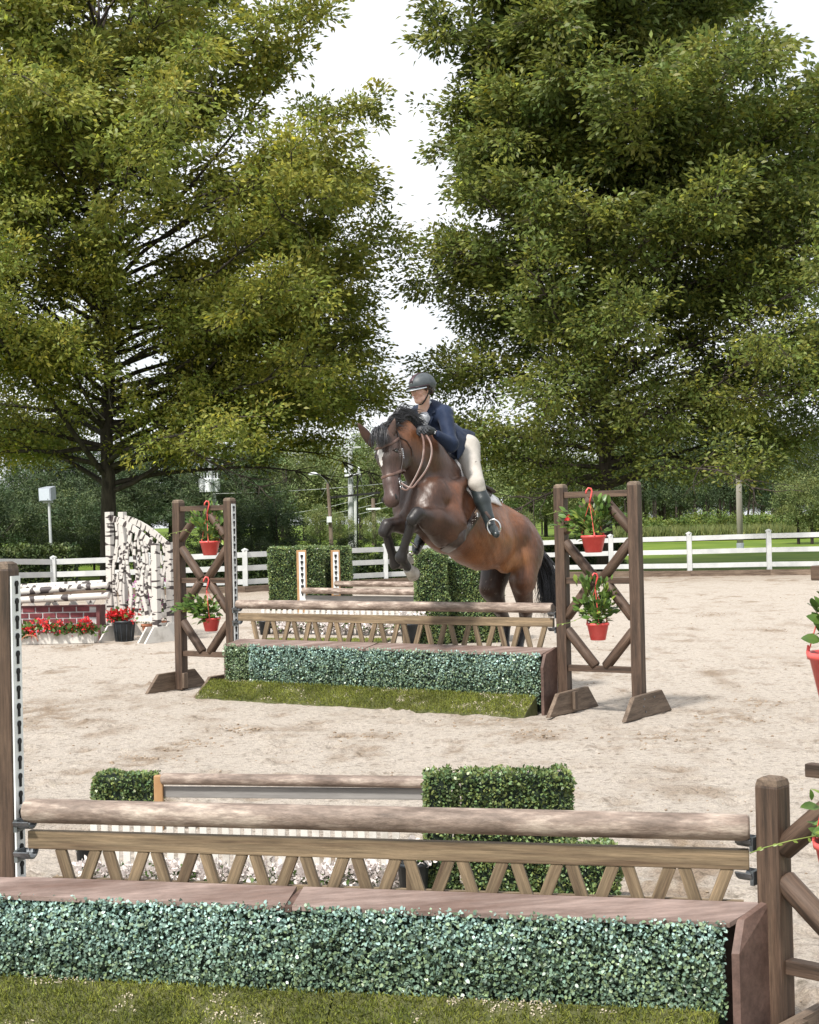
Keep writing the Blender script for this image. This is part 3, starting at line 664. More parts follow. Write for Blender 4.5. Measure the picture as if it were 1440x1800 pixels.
# plain pole on the lawn at right
u5 = thing('wooden_pole', gp(1300, 74), 'bare grey wooden pole standing on the lawn at right', 'pole')
M_GPOLE = mat('bleached_pole', (.24, .22, .19), (.40, .37, .32), scale=3, rough=.85, stretch=(1, 1, .15), bump=.3)
b = gp(1300, 74); t = P(1297, 770, 74); MB().tube([b+Vector((0, 0, -.2)), b.lerp(t, .5), t], [.165, .15, .13], 12).build('shaft', M_GPOLE, u5, smooth=True)
MB().lathe([(.19, 0), (.19, .35), (.17, .36)], b, 12).build('base_sleeve', M_SPK, u5)
# wires
def wire(a, b, sag, r, label):
    pts = []
    for i in range(13):
        s = i/12; p = Vector(a).lerp(Vector(b), s); p.z -= sag*4*s*(1-s); pts.append(p)
    o = MB().tube(pts, r, 5).build('power_line', M_WIRE, None, smooth=True); tag(o, label, 'cable')
wire(at(374, 868, 87.5), at(900, 820, 95), .35, .022, 'longest cable running from the three-transformer pole past the tall pole')
wire(at(480, 905, 110), at(668, 866, 92), .25, .020, 'upper slanting cable between the lamp post and the dark crossarm')
wire(at(505, 915, 110), at(760, 858, 92), .25, .020, 'middle slanting cable crossing behind the lamp post')
wire(at(560, 917, 110), at(780, 862, 94), .2, .018, 'lowest slanting cable ending near the small far pole')
wire(at(563, 878, 92), at(600, 806, 90), .02, .020, 'guy wire rising steeply left of the tall pole')
wire(at(566, 860, 92), at(588, 812, 90), .02, .020, 'second steep guy wire nearer the lamp post')
wire(at(366, 786, 88), at(612, 790, 90), .3, .018, 'topmost cable between the two pale poles')
wire(at(634, 836, 90), at(660, 960, 93), .1, .015, 'thin dropping cable right of the tall pole')
wire(at(930, 845, 95), at(1160, 780, 105), .2, .018, 'cable crossing behind the right oak trunk')

# ------------------------------------------------------------------ birch-patterned wings and poles at left
def board_path(name, pts, wd, th, nrm, mt, parent):
    """flat cut-out board following pts: width wd across the path, thickness th along nrm"""
    pts = [Vector(p) for p in pts]; nrm = Vector(nrm).normalized(); b = MB(); vs = []; k = len(pts)
    ws = wd if isinstance(wd, (list, tuple)) else [wd]*k
    for i, p in enumerate(pts):
        t = (pts[min(i+1, k-1)]-pts[max(i-1, 0)]).normalized(); s = t.cross(nrm).normalized()
        for a, c in ((-1, -1), (1, -1), (1, 1), (-1, 1)): vs.append(p+s*a*ws[i]/2+nrm*c*th/2)
    fs = [(0, 3, 2, 1), tuple((k-1)*4+j for j in range(4))]
    for i in range(k-1):
        for j in range(4): fs.append((i*4+j, i*4+(j+1) % 4, i*4+4+(j+1) % 4, i*4+4+j))
    o0 = pts[0]; X = (pts[-1]-pts[0]).normalized(); M = align(pts[0], pts[-1], nrm); Mi = M.inverted()
    b.add([Mi @ v for v in vs], fs); return link(name, b.mesh(name), mt, parent, M)
def birch_wing(xl, xr, ytl, ytr, Y, label, seed, foot, mid):
    random.seed(seed); bl = P(xl, 1000, Y); br = P(xr, 1000, Y-.6); bl.z = br.z = 0
    ht, hr = P(xl, ytl, Y).z, P(xr, ytr, Y-.6).z
    root = thing('jump_wing', (bl+br)/2, label, 'jump wing', 'birch-patterned wings')
    ax = (br-bl).normalized(); nn = Vector((0, 0, 1)).cross(ax)
    for b, h in ((bl, ht), (br, hr)):
        beam('post', b+Vector((0, 0, .04)), b+Vector((0, 0, h)), .115, .09, M_BIRCH, root, side=nn, bevel=.004)
        if foot: 
            pl = [b+nn*(-.34)+ax*-.02, b+nn*.34+ax*-.02, b+nn*.15+ax*-.02+Vector((0, 0, .24)), b-nn*.15+ax*-.02+Vector((0, 0, .24))]
            for s in (-.075, .075):
                MB().prism([p+ax*s for p in pl], ax*.03).build('foot', M_WPAINT, root)
    w_ = (br-bl).length
    def tp(s): return ht-.10 + (hr-ht+.02)*(s**1.9) - .03*math.sin(s*3.14)
    board_path('top_rail', [bl.lerp(br, s)+Vector((0, 0, tp(s))) for s in np.linspace(.04, .96, 9)], .10, .025, nn, M_BIRCH, root)
    beam('bottom_rail', bl+Vector((0, 0, .36))+ax*.06, br+Vector((0, 0, .36))-ax*.06, .03, .09, M_WPAINT, root, bevel=0)
    for i in range(mid):
        s0 = (i+.7)/(mid+.4); pts = []; ph = random.uniform(0, 6); sh = random.uniform(-.1, .1)
        for j in range(9):
            f = j/8; s = s0+sh*(f-.5)+.045*math.sin(ph+f*8); s = min(.95, max(.05, s)); z = .38+(tp(s)-.42)*f; pts.append(bl.lerp(br, s)+Vector((0, 0, z))+nn*(.012*(i % 2)-.006))
        st = board_path('branch', pts, [.070-.026*j/8 for j in range(9)], .022, nn, M_BIRCH, root)
        for q in range(3):
            j = random.randint(2, 6); d = random.choice((-1, 1)); a = pts[j]; e = a+ax*d*random.uniform(.08, .16)*1+Vector((0, 0, random.uniform(.2, .36)))
            s = (e-bl).dot(ax)/w_
            if .04 < s < .96 and e.z < tp(s): board_path('fork', [a, a.lerp(e, .5)+ax*d*.02, e], [.055, .045, .03], .02, nn, M_BIRCH, st)
birch_wing(217, 299, 900, 953, 24.6, 'rear white birch-patterned jump wing with arched top', 4, True, 5)
birch_wing(194, 274, 900, 955, 23.6, 'front white birch-patterned jump wing beside the black flower bucket', 8, True, 6)
# spotted poles on low trestles
def pole_thing(a, b, r, mt, label, group=None, name='jump_pole', cat='jump pole'):
    o = log(name, a, b, r, mt, None, n=16, jit=.01); tag(o, label, cat, group); return o
for i, (x0, y0, x1, y1, Y, r, lb) in enumerate([(-60, 1048, 191, 1029, 24.0, .055, 'thick white pole with black spots lying highest beside the birch wing'), (-60, 1036, 181, 1024, 25.4, .045, 'rear white spotted pole seen just above the thick one'),
        (-60, 1060, 192, 1047, 23.8, .055, 'lower white pole with black spots above the brick wall'), (40, 1033, 176, 1030, 24.8, .045, 'thin white spotted pole between the upper two')]):
    pole_thing(P(x0, y0, Y), P(x1, y1, Y-.5 if x0 < 0 else Y), r, M_ZEBRA, lb, 'black-spotted white poles')
for i, px in enumerate((20, 70, 112, 146, 174)):
    b = P(px, 1060, 23.9); b.z = 0; x = thing('trestle', b, (ORD[i]+' from left' if i else 'leftmost')+' of the spotted crossed trestles under the poles behind the brick wall', 'trestle', 'spotted trestles under the poles')
    zt = P(px, 1052, 23.9).z
    for s in (-1, 1): beam('leg', b+Vector((-.22*s, 0, .02)), b+Vector((.18*s, .03*s, zt)), .07, .07, M_ZEBRA, x)
# painted brick wall jump, brick by brick
bl = G(-60, 1131); br = G(172, 1127); bl.z = br.z = 0; ax = (br-bl).normalized(); nn = Vector((0, 0, 1)).cross(ax); Lw = (br-bl).length
bw = thing('brick_wall', (bl+br)/2, 'low dark red brick-pattern jump wall at left with flower planter in front', 'jump wall')
nn = -nn if nn.y < 0 else nn      # away from camera
Rb = Matrix((ax, nn, Vector((0, 0, 1)))).transposed()
MB().box((bl+br)/2+nn*.10+Vector((0, 0, .275)), (Lw, .14, .55), Rb).build('mortar_board', M_MORT, bw)
bm_ = MB().box((0, 0, 0), (.20, .014, .073)); bme = bm_.mesh('brick'); bm = bmesh.new(); bm.from_mesh(bme); bmesh.ops.bevel(bm, geom=bm.edges[:], offset=.004, segments=1, affect='EDGES'); bm.to_mesh(bme); bm.free(); bme.materials.append(M_BRICK)
for r_ in range(6):
    x = Lw-.02-(.115 if r_ % 2 else 0)
    while x > .2:
        o = bpy.data.objects.new('brick', bme); COL.objects.link(o)
        Mx = Rb.to_4x4(); Mx.translation = bl+ax*(x-.10)+nn*(.024)+Vector((0, 0, .052+r_*.092)); o.matrix_basis = Mx; o.parent = bw; o.matrix_parent_inverse = WM(bw).inverted(); x -= .222
MB().box(br+ax*.03+nn*.10+Vector((0, 0, .285)), (.055, .34, .57), Rb).build('end_board', M_ENDP if False else mat('maroon_board', (.085, .022, .026), (.14, .05, .05), rough=.6), bw)
MB().box((bl+br)/2+nn*.10+Vector((0, 0, .562)), (Lw, .17, .025), Rb).build('cap_board', mat('maroon_board', (.085, .022, .026)), bw)
# flowers
def flower_bunch(root, c, rad3, nf, nl, petal, leafm, fs=.03, ls=.06, cells=7):
    """separate small flowers built as petal rosettes, and leaves, all stuff of this plant"""
    c = np.array(c); rad3 = np.array(rad3)
    hd = RNG.normal(size=(nf, 3))*rad3*.6+c+np.array([0, 0, rad3[2]*.5]); n = nf*cells*3
    idx = np.repeat(np.arange(nf), cells*3); p = hd[idx]+RNG.normal(size=(n, 3))*fs*.55; dd = p-hd[idx]+np.array([0, -.01, .01])
    link('flower_head', leaves('flower_head', p, RNG.uniform(.6, 1.1, n)*fs, tints(n, .15, .03), wr=.8, dirs=dd, six=True), petal, root, kind='stuff')
    lp = RNG.normal(size=(nl, 3))*rad3*.62+c; lp[:, 2] = np.maximum(lp[:, 2], c[2]-rad3[2])
    link('leaves', leaves('leaves', lp, RNG.uniform(.6, 1.2, nl)*ls, tints(nl, .3), wr=.6, six=True), leafm, root, kind='stuff')
pf = thing('planter', G(100, 1131), 'cream wooden planter of red flowers along the foot of the brick wall', 'planter')
a0 = G(-60, 1136); a1 = G(166, 1131); a0.z = a1.z = 0
beam('front_board', a0+Vector((0, 0, .09)), a1+Vector((0, 0, .09)), .03, .17, M_WPAINT, pf)
beam('back_board', a0+nn*.16+Vector((0, 0, .09)), a1+nn*.16+Vector((0, 0, .09)), .03, .15, M_WPAINT, pf)
beam('end_board', a1+nn*.015+Vector((0, 0, .09)), a1+nn*.155+Vector((0, 0, .09)), .025, .15, M_WPAINT, pf)
for px, py in ((55, 1104), (84, 1101), (103, 1106), (125, 1105), (145, 1104), (162, 1107), (48, 1113), (28, 1106), (5, 1106)):
    flower_bunch(pf, P(px, py, 23.0), (.13, .05, .07), 3, 75, M_PETR, M_LEAF, .045, .07)
MB().tube([P(52, 1128, 22.7)+Vector((.13*math.cos(t), 0, .10*math.sin(t))) for t in np.linspace(0, 3.4, 10)], .008, 5).build('loop_handle', M_TERR, pf, smooth=True)
bk = thing('flower_bucket', G(219, 1128), 'black ribbed bucket of bright red flowers in front of the birch wing', 'flower bucket')
gb = G(219, 1127); R0 = .135
MB().lathe([(R0, 0), (R0+.03, .28), (R0+.035, .29), (R0+.045, .295), (R0+.045, .325), (R0+.03, .325), (R0+.02, .29)], gb, 22).build('bucket', M_BPOT, bk, smooth=True)
for i in range(11):
    q = 2*math.pi*i/11; MB().tube([gb+Vector((math.cos(q)*R0, math.sin(q)*R0, .0)), gb+Vector((math.cos(q)*(R0+.03), math.sin(q)*(R0+.03), .28))], .010, 5).build('rib', M_BPOT, bk)
for dx, dz, c in ((-.11, .42, 8), (.10, .45, 9), (0, .38, 8), (.15, .37, 5), (-.15, .37, 5)): flower_bunch(bk, gb+Vector((dx, -.02, dz)), (.07, .07, .05), c, 50, M_PETR, M_LEAF, .05, .07)
for i, (px, py, lb) in enumerate([(262, 1112, 'terracotta pot of purple flowers between the birch wings'), (283, 1106, 'terracotta pot of pink flowers behind the right birch post')]):
    q = G(px, py+6); po = thing('flower_pot', q, lb, 'flower pot')
    MB().lathe([(.08, 0), (.12, .17), (.13, .17), (.13, .2), (.1, .2)], q, 14).build('pot', M_TERR, po)
    flower_bunch(po, q+Vector((0, 0, .45)), (.14, .12, .28), 12, 130, M_PETP, M_LEAF, .045, .08)

# ------------------------------------------------------------------ background oxer between tall green hedges
def hedge_block(px0, px1, pyb, pyt, depth, label, seed, leaf=(.027, .044), dens=1.0, group='tall green hedge blocks', cat='hedge block', mt=None, nm='hedge_block', zb=0.0):
    a = G(px0, pyb); b = G(px1, pyb); a.z = b.z = zb; Y = (a.y+b.y)/2; h = P((px0+px1)/2, pyt, Y).z-zb; l = (b-a).length
    root = thing(nm, (a+b)/2, label, cat, group); d = depth; c = (a+b)/2+Vector((0, d/2, zb*0+h/2)); R = RNG
    MB().box(c, (l*.93, d*.88, h*.95)).build('backing', M_DARKG, root)
    s = (leaf[0]+leaf[1])/2; out = []; dr = []
    for (ar, f) in ((l*h, 0), (d*h, 1), (d*h, 2), (l*d, 3)):
        n = int(ar/(s*s*.5)*dens*2.2); p = np.zeros((n, 3)); u = R.rand(n)-.5; v = R.rand(n)-.5; e = R.uniform(-.02, .02, n)*(s/.05)
        if f == 0: p[:, 0] = u*l; p[:, 1] = -d/2+e; p[:, 2] = v*h; q = (0, -1, 0)
        if f == 1: p[:, 0] = -l/2+e; p[:, 1] = u*d; p[:, 2] = v*h; q = (-1, 0, 0)
        if f == 2: p[:, 0] = l/2+e; p[:, 1] = u*d; p[:, 2] = v*h; q = (1, 0, 0)
        if f == 3: p[:, 0] = u*l; p[:, 1] = v*d; p[:, 2] = h/2+e; q = (0, 0, 1)
        out.append(p); dr.append(np.tile(np.array(q, dtype=float), (n, 1)))
    p = np.concatenate(out); q = np.concatenate(dr); n = len(p); ss_ = s/.05
    bz = (vnoise(p[:, 0]*5/ss_+seed*9, p[:, 2]*5/ss_+p[:, 1]*4, seed)-.5)*.075*ss_+(vnoise(p[:, 0]*14/ss_, p[:, 2]*14/ss_+p[:, 1]*9, seed+3)-.5)*.04*ss_; p = p+q*bz[:, None]
    k_ = np.array([l/2, d/2, h/2]); ov = np.abs(p)/k_; near_ = (ov > .90).sum(1) > 1; p[near_] *= 1-.045*R.rand(near_.sum(), 1)
    stray = R.rand(n) < .02; p[stray] += q[stray]*R.uniform(.01, .05, (stray.sum(), 1))*ss_; p = p+np.array(c)
    link('leaves', leaves('leaves', p, R.uniform(leaf[0], leaf[1], n), tints(n, .45, .2), wr=.75, dirs=q*.8+R.normal(size=(n, 3))*.7, six=False), mt or M_HEDGEG, root, kind='stuff'); return root
hedge_block(478, 529, 1073, 963, .7, 'leftmost tall green hedge block behind the jump, left of the hole-strip standard', 1)
hedge_block(532, 566, 1066, 963, .6, 'tall green hedge block between the two hole-strip standards', 2)
hedge_block(569, 614, 1062, 963, .6, 'tall green hedge block touching the rear hole-strip standard', 3)
hedge_block(735, 787, 1134, 970, .55, 'tall green hedge block under the horse forelegs', 4, (.021, .034))
hedge_block(790, 884, 1130, 985, .55, 'tall green hedge block under the horse belly', 5, (.021, .034))
def slim_standard(px, pyt, Y, label, wd=.20):
    b = P(px, 1000, Y); b.z = 0; h = P(px, pyt, Y).z; r = thing('slim_standard', b, label, 'jump standard', 'slim standards of the rear jump')
    beam('post', b, b+Vector((0, 0, h)), wd, .09, mat('orange_wood_edge', (.30, .16, .07), (.42, .26, .13), scale=4, rough=.6), r, side=(0, 1, 0))
    beam('track', b+Vector((.01, -.052, .25)), b+Vector((.01, -.052, h-.04)), wd*.62, .01, M_TRACK, r, side=(0, 1, 0), bevel=0)
    hz = h-.12; m_ = MB()
    while hz > .3:
        m_.box(b+Vector((.01, -.062, hz)), (.055, .012, .05)); m_.box(b+Vector((.01, -.062, hz-.045)), (.025, .012, .05)); hz -= .125
    m_.build('keyhole_row', M_BLACK, r, kind='stuff'); return b, h
slim_standard(530.5, 967, 30.6, 'front slim standard with a white hole strip before the green hedges')
slim_standard(590, 967, 33.2, 'rear slim standard with a white hole strip at the right end of the green hedges')
pole_thing(P(533, 1038, 30.5), P(772, 1042, 28.2), .062, M_POLE, 'front brown pole of the rear jump, right of the slim standard')
pole_thing(P(590, 1026, 33.0), P(772, 1028, 31), .062, M_POLE, 'rear brown pole of the rear jump, just below the fence')
o = beam('plank', P(534, 1052, 30.6), P(772, 1055, 28.4), .03, .13, M_PLANK); tag(o, 'grey plank hanging under the front pole of the rear jump', 'plank')
# picket flower boxes behind the two jumps
def flower_jump(A, B, hp, label, nfl, sc, group=None):
    A = Vector(A); B = Vector(B); ax = (B-A); l = ax.length; ax.normalize(); nn = Vector((0, 0, 1)).cross(ax)
    root = thing('picket_flower_box', (A+B)/2, label, 'flower box', group); n = int(l/(.105*sc))
    for i in range(n):
        b = A+ax*(l*(i+.5)/n)+nn*.1*sc
        pl = [b-ax*.033*sc, b+ax*.033*sc, b+ax*.033*sc+Vector((0, 0, hp-.04*sc)), b+Vector((0, 0, hp)), b-ax*.033*sc+Vector((0, 0, hp-.04*sc))]
        MB().prism(pl, nn*.015*sc).build('picket', M_WPAINT, root)
    beam('rail', A+nn*.125*sc+Vector((0, 0, hp*.65)), B+nn*.125*sc+Vector((0, 0, hp*.65)), .02*sc, .05*sc, M_WPAINT, root, bevel=0)
    for i in range(nfl):
        c = A+ax*(l*(i+.5)/nfl)+Vector((0, 0, .14*sc+random.uniform(-.01, .02))); flower_bunch(root, c, (l/nfl*.55, .07*sc, .05*sc), 9, 34, M_PETW, M_LEAF, .06*sc, .07*sc, 6)
random.seed(44)
flower_jump(G(452, 1114), G(722, 1118), P(590, 1069, 23.8).z, 'white pickets and white flowers seen between the slats of the far jump', 17, 1.0)
def mat_strip(A, B, dn, label):
    A = Vector(A); B = Vector(B); ax = (B-A).normalized(); nn = Vector((0, 0, 1)).cross(ax); l = (B-A).length
    r = thing('turf_mat', (A+B)/2, label, 'turf mat'); MB().prism([A+Vector((0, 0, .012)), B+Vector((0, 0, .012)), B-nn*dn+Vector((0, 0, .012)), A-nn*dn+Vector((0, 0, .012))], (0, 0, .02)).build('backing', M_TURFB, r)
    n = int(l*dn*5000); s = RNG.rand(n)*l; q = RNG.rand(n)*dn; p = np.array(A)+np.outer(s, ax)-np.outer(q, nn); p[:, 2] += .03; dd = RNG.normal(size=(n, 3))*.5; dd[:, 2] = 1
    link('blades', leaves('blades', p, RNG.uniform(.025, .045, n), tints(n, .3), wr=.14, dirs=dd), M_TURF, r, kind='stuff')
mat_strip(G(470, 1127), G(690, 1127), .5, 'green turf mat laid in front of the white flowers of the far jump')
def black_pot(g, s, label, hh=.3):
    r = thing('black_pot', g, label, 'plant pot'); MB().lathe([(.11*s, 0), (.14*s, hh*s), (.155*s, hh*s), (.155*s, (hh+.03)*s), (.13*s, (hh+.03)*s)], g, 18).build('pot', M_BPOT, r, smooth=True)
    flower_bunch(r, g+Vector((0, 0, (hh+.08)*s)), (.13*s, .1*s, .05*s), 7, 40, M_PETW, M_LEAF, .06*s, .07*s, 6)
black_pot(G(722, 1136), 1.0, 'dark plant pot behind the middle of the far jump')
black_pot(G(466, 1116), .7, 'small dark plant pot at the left end of the white flowers')
# ------------------------------------------------------------------ the jumps
def keyholes(root, track, base, up_h, out, along, z0, z1, step, sc, single):
    hz = z1; m_ = MB()
    while hz > z0:
        b = m_ if not single else MB()
        c = base+Vector((0, 0, hz)); R = Matrix((along, out, Vector((0, 0, 1)))).transposed()
        pts = [c+out*.001+along*math.cos(t)*.013*sc+Vector((0, 0, math.sin(t)*.013*sc)) for t in np.linspace(0, 2*math.pi, 11)[:-1]]
        b.prism(pts, out*.004); b.box(c+out*.003+Vector((0, 0, -.024*sc)), (.012*sc, .005, .032*sc), R)
        if single: b.build('keyhole', M_BLACK, track)
        hz -= step
    if not single: m_.build('keyhole_row', M_BLACK, track, kind='stuff')
def make_jump(A, B, hv, ts, near):
    """A, B: ground points of the inner posts (left, right). hv scales heights, ts scales timber sizes"""
    A = Vector((A.x, A.y, 0)); B = Vector((B.x, B.y, 0)); U = (B-A); Lj = U.length; U.normalize(); Nn = Vector((U.y, -U.x, 0))   # towards the camera
    where = 'near' if near else 'far'
    def T(u, n, z): return A+U*u+Nn*n+Vector((0, 0, z))
    lo = .05*ts
    # gate with splayed slats
    gate = thing('slatted_gate', T(Lj/2, 0, 0), 'tan slatted gate panel under the top pole of the %s jump' % where, 'gate')
    z1, z0 = .835*hv, .755*hv
    beam('top_plank', T(lo, .0, (z0+z1)/2), T(Lj-lo, 0, (z0+z1)/2), .04*ts, z1-z0, M_SLAT, gate, side=(0, 0, 1), bevel=.004)
    zb = .545*hv if not near else .475; n = 13; x0, x1 = .11*Lj/3.75*1.9, Lj-.10*ts
    p_ = (x1-x0)/n; wd = .046*ts; th = .022*ts
    for i in range(n):
        for s in (0, 1):
            if s == 0: a, b = x0+p_*(i+.10), x0+p_*(i+.30)
            else: a, b = x0+p_*(i+.86), x0+p_*(i+.60)
            if s == 0: up_, dn_ = a, b
            else: up_, dn_ = a, b
            beam('slat', T(up_, .004, z0+.004), T(dn_, .004, zb), wd*1.05, th, M_SLAT, gate, side=Nn, bevel=.003)
    beam('slat', T(x0+p_*7.12, -.01, z0), T(x0+p_*7.12, -.01, zb), wd*.9, th, M_SLAT, gate, side=Nn, bevel=.003)
    beam('bottom_rail', T(x0-.02, -.012, zb), T(x1+.02, -.012, zb), .02*ts, .03*hv, M_SLAT, gate, bevel=0)
    # top pole
    r = .046*ts if not near else .041
    o = log('jump_pole', T(lo*.9, .02, .925*hv), T(Lj-lo*.9, .02, .925*hv), r, M_POLE, None, n=24, jit=.012, seg=26)
    tag(o, 'scuffed brown top pole of the %s' % ('big jump close to the camera' if near else 'jump the horse is clearing'), 'jump pole')
    # hedge box
    hb = thing('hedge_box', T(Lj/2, .2, 0), ('blue-green artificial hedge box close to the camera, under the slatted gate' if near else 'blue-green artificial hedge box under the jump the horse is clearing'), 'hedge box')
    ub, ue = (.08, Lj-.03) if not near else (-.30, Lj-.10)
    fl = .0 if not near else .10
    nf, nb = (.27*ts, .05*ts) if not near else (.15, .03); zt, ztb = (.52*hv, .555*hv) if not near else (.452, .478); us = ub+(ue-ub)*(.48 if not near else .49)
    for (a, b) in ((ub+.02, us-.012), (us+.012, ue)):
        e = fl if b == ue else 0
        pl = [T(a, nf+.01, zt-.005), T(b, nf+.01, zt-.005), T(b+e, nb, ztb), T(a, nb, ztb)]
        MB().prism(pl, Vector((0, 0, .018*ts))).build('top_board', M_MAUVE, hb)
    MB().prism([T(us-.03, nf+.012, zt-.01), T(us+.01, nf+.012, zt-.01), T(us+.05, nb, ztb-.01), T(us-.0, nb, ztb-.01)], Vector((0, 0, .020*ts))).build('seam_board', M_ENDP, hb)
    MB().prism([T(ub+.01, nf-.03, .02), T(ue-.02, nf-.03, .02), T(ue-.02, nf-.03, zt-.01), T(ub+.01, nf-.03, zt-.01)], Nn*-.02).build('front_board', M_DARKG, hb)
    MB().prism([T(ub+.01, nb+.02, .02), T(ue+fl-.02, nb+.02, .02), T(ue+fl-.02, nb+.02, ztb-.01), T(ub+.01, nb+.02, ztb-.01)], Nn*-.02).build('back_board', M_ENDP, hb)
    pz = [(nf+.035*ts, 0), (nf+.035*ts, zt-.10*hv), (nf-.02, zt+.012), (nb, ztb+.025), (nb, 0)]
    MB().prism([T(ue+.004+fl*max(0, (nf-a)/(nf-nb)), a, z) for a, z in pz], U*.028*ts).build('end_panel', M_ENDP, hb)
    MB().prism([T(ub-.002, a, z) for a, z in ((nf-.01, 0), (nf-.01, zt-.02), (nb, ztb), (nb, 0))], U*-.02*ts).build('end_panel', M_ENDP, hb)
    # hedge leaves
    R = RNG; s = .0108 if near else .0175; hz0 = .10*hv if not near else .175; hl = ue-ub-.02; hh = zt-.015-hz0
    n = int(hl*hh/(s*s)*(3.6 if near else 3.4)); u = R.rand(n)*hl+ub+.005; z = hz0+R.rand(n)*(hh+.03*ts)
    bulge = (vnoise(u*6/ts, z*7/ts, 12)-.5)*.03*ts+(vnoise(u*22/ts, z*22/ts, 13)-.5)*.022*ts
    seam = np.exp(-((u-us)/(.02*ts))**2); seam2 = np.exp(-((u-ub-.30*ts*1.1)/(.015*ts))**2)*.7
    nd = nf+R.uniform(-.014, .012, n)*ts+bulge-.02*ts*(seam+seam2)+.012*ts
    p = np.array(A)+np.outer(u, U)+np.outer(nd, Nn); p[:, 2] = z
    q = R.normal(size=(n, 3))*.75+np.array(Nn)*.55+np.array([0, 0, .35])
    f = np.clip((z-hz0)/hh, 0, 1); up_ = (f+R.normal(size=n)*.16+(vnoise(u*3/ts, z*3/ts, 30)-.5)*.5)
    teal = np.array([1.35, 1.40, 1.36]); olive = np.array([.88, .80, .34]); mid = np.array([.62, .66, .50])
    wt = np.clip(up_*1.5-.45, 0, 1)[:, None]; col = mid*(1-wt)+teal*wt  # upper leaves paler teal: faded plastic plus sky highlights put into the colour
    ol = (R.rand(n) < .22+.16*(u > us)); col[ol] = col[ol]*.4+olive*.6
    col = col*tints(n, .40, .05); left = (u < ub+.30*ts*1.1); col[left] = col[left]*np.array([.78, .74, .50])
    nrm = unit(R.normal(size=(n, 3))*.6+np.array(Nn)*.7+np.array([0, 0, .6]))
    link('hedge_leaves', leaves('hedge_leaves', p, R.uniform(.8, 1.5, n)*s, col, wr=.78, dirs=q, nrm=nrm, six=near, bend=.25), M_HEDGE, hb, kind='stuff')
    # turf ramp
    tr_ = thing('turf_ramp', T(Lj/2, .4, 0), ('sloping artificial grass ramp at the bottom edge, in front of the near hedge box' if near else 'sloping artificial grass ramp in front of the far hedge box'), 'turf ramp')
    nt0, nt1 = nf+.03*ts, nf+.27*ts; zr = .165*hv if not near else .195; ua, uz = ub-.17*ts, ue-.04
    usr = ua+(uz-ua)*.615
    if near: usr = ua+(uz-ua)*.575
    def slope(u, t): return T(u, nt0+(nt1-nt0)*t, zr*(1-t)**.8)
    for ei in (ua-.05*ts,):
        MB().prism([T(ei, nt0-.02, 0), T(ei, nt1-.02, 0.0), T(ei, nt1-.06, .03), T(ei, nt0-.02, zr+.02)], U*.03*ts).build('side_board', M_FOOT, tr_)
    for k, (a, b) in enumerate(((ua, usr-.004), (usr+.004, uz))):
        vs = []; m_ = MB(); K = 5
        top = [slope(a, t/K)+Vector((0, 0, .004*k)) for t in range(K+1)]
        poly = top+[T(a, nt1, -.01), T(a, nt0, -.01)]
        mt_ = MB().prism(poly, U*(b-a)).build('turf_panel', M_TURFB, tr_)
        n = int((b-a)*(nt1-nt0)*(26000 if not near else 60000)); uu = a+R.rand(n)*(b-a); t = R.rand(n)
        worn = vnoise(uu*5/ts, t*3, 60)*.6+vnoise(uu*21/ts, t*9, 61)*.4; keep = (worn < .63) | (R.rand(n) < .35); uu = uu[keep]; t = t[keep]; n = len(uu)
        p = np.array(A)+np.outer(uu, U)+np.outer(nt0+(nt1-nt0)*t, Nn); p[:, 2] = zr*(1-t)**.8+.002
        dd = R.normal(size=(n, 3))*.42+np.array(Nn)*.35+np.array([0, 0, .9]); bs = .030 if not near else .021
        cc = tints(n, .25, .08)*(.72+.5*vnoise(uu*4/ts, t*2, 77))[:, None]
        link('blades', leaves('blades', p, R.uniform(.6, 1.2, n)*bs, cc, wr=.16, dirs=dd), M_TURF, mt_, kind='stuff')
        ng = 1500 if near else 500; uu = a+R.rand(ng*4)*(b-a); t = R.rand(ng*4); wn = vnoise(uu*5/ts, t*3, 60)*.6+vnoise(uu*21/ts, t*9, 61)*.4; k2 = wn > .66; uu = uu[k2]; t = t[k2]
        p = np.array(A)+np.outer(uu, U)+np.outer(nt0+(nt1-nt0)*t, Nn); p[:, 2] = zr*(1-t)**.8+.012
        if len(p): link('sand_grains', leaves('sand_grains', p, R.uniform(.003, .008, len(p))*(1 if near else 2), tints(len(p), .1), wr=.9, nrm=unit(R.normal(size=(len(p), 3))*.3+np.array([0, -.5, .8]))), mat('loose_sand', (.36, .31, .23), (.48, .42, .33), rough=.9), mt_, kind='stuff')
    # standards
    def standard(side, U2, tall, label, w_):
        """side -1: left end, +1: right end. U2: outward direction of this wing"""
        O = T(0, 0, 0) if side < 0 else T(Lj, 0, 0); O = O+U2*(.05*ts); N2 = Vector((U2.y, -U2.x, 0)) * (1 if side > 0 else -1)
        def W(u, n, z): return O+U2*u+N2*n+Vector((0, 0, z))
        ps = .098*ts; root = thing('jump_standard', W(w_/2, 0, 0), label, 'jump standard', 'brown timber jump standards'); H = 2.03*hv
        for u, h in ((0, tall[0]), (w_, tall[1])):
            po = beam('post', W(u, 0, .01), W(u, 0, h-.03*ts), ps, ps, M_WOOD, root, side=N2, bevel=.008, jit=.002)
            MB().lathe([(ps*.68, h-.032*ts), (ps*.60, h-.01*ts), (ps*.40, h)], (0, 0, 0), 4).build('post_top', M_FOOT, po)
            q = bpy.data.objects[po.children[0].name] if po.children else None
            if q:
                an = math.atan2(N2.y, N2.x)+math.pi/4; q.matrix_basis = Matrix.Translation(W(u, 0, 0)) @ Matrix.Rotation(an, 4, 'Z')
        rl, rr = ps/2, w_-ps/2
        zs = [1.93*hv, 1.17*hv, .395*hv]
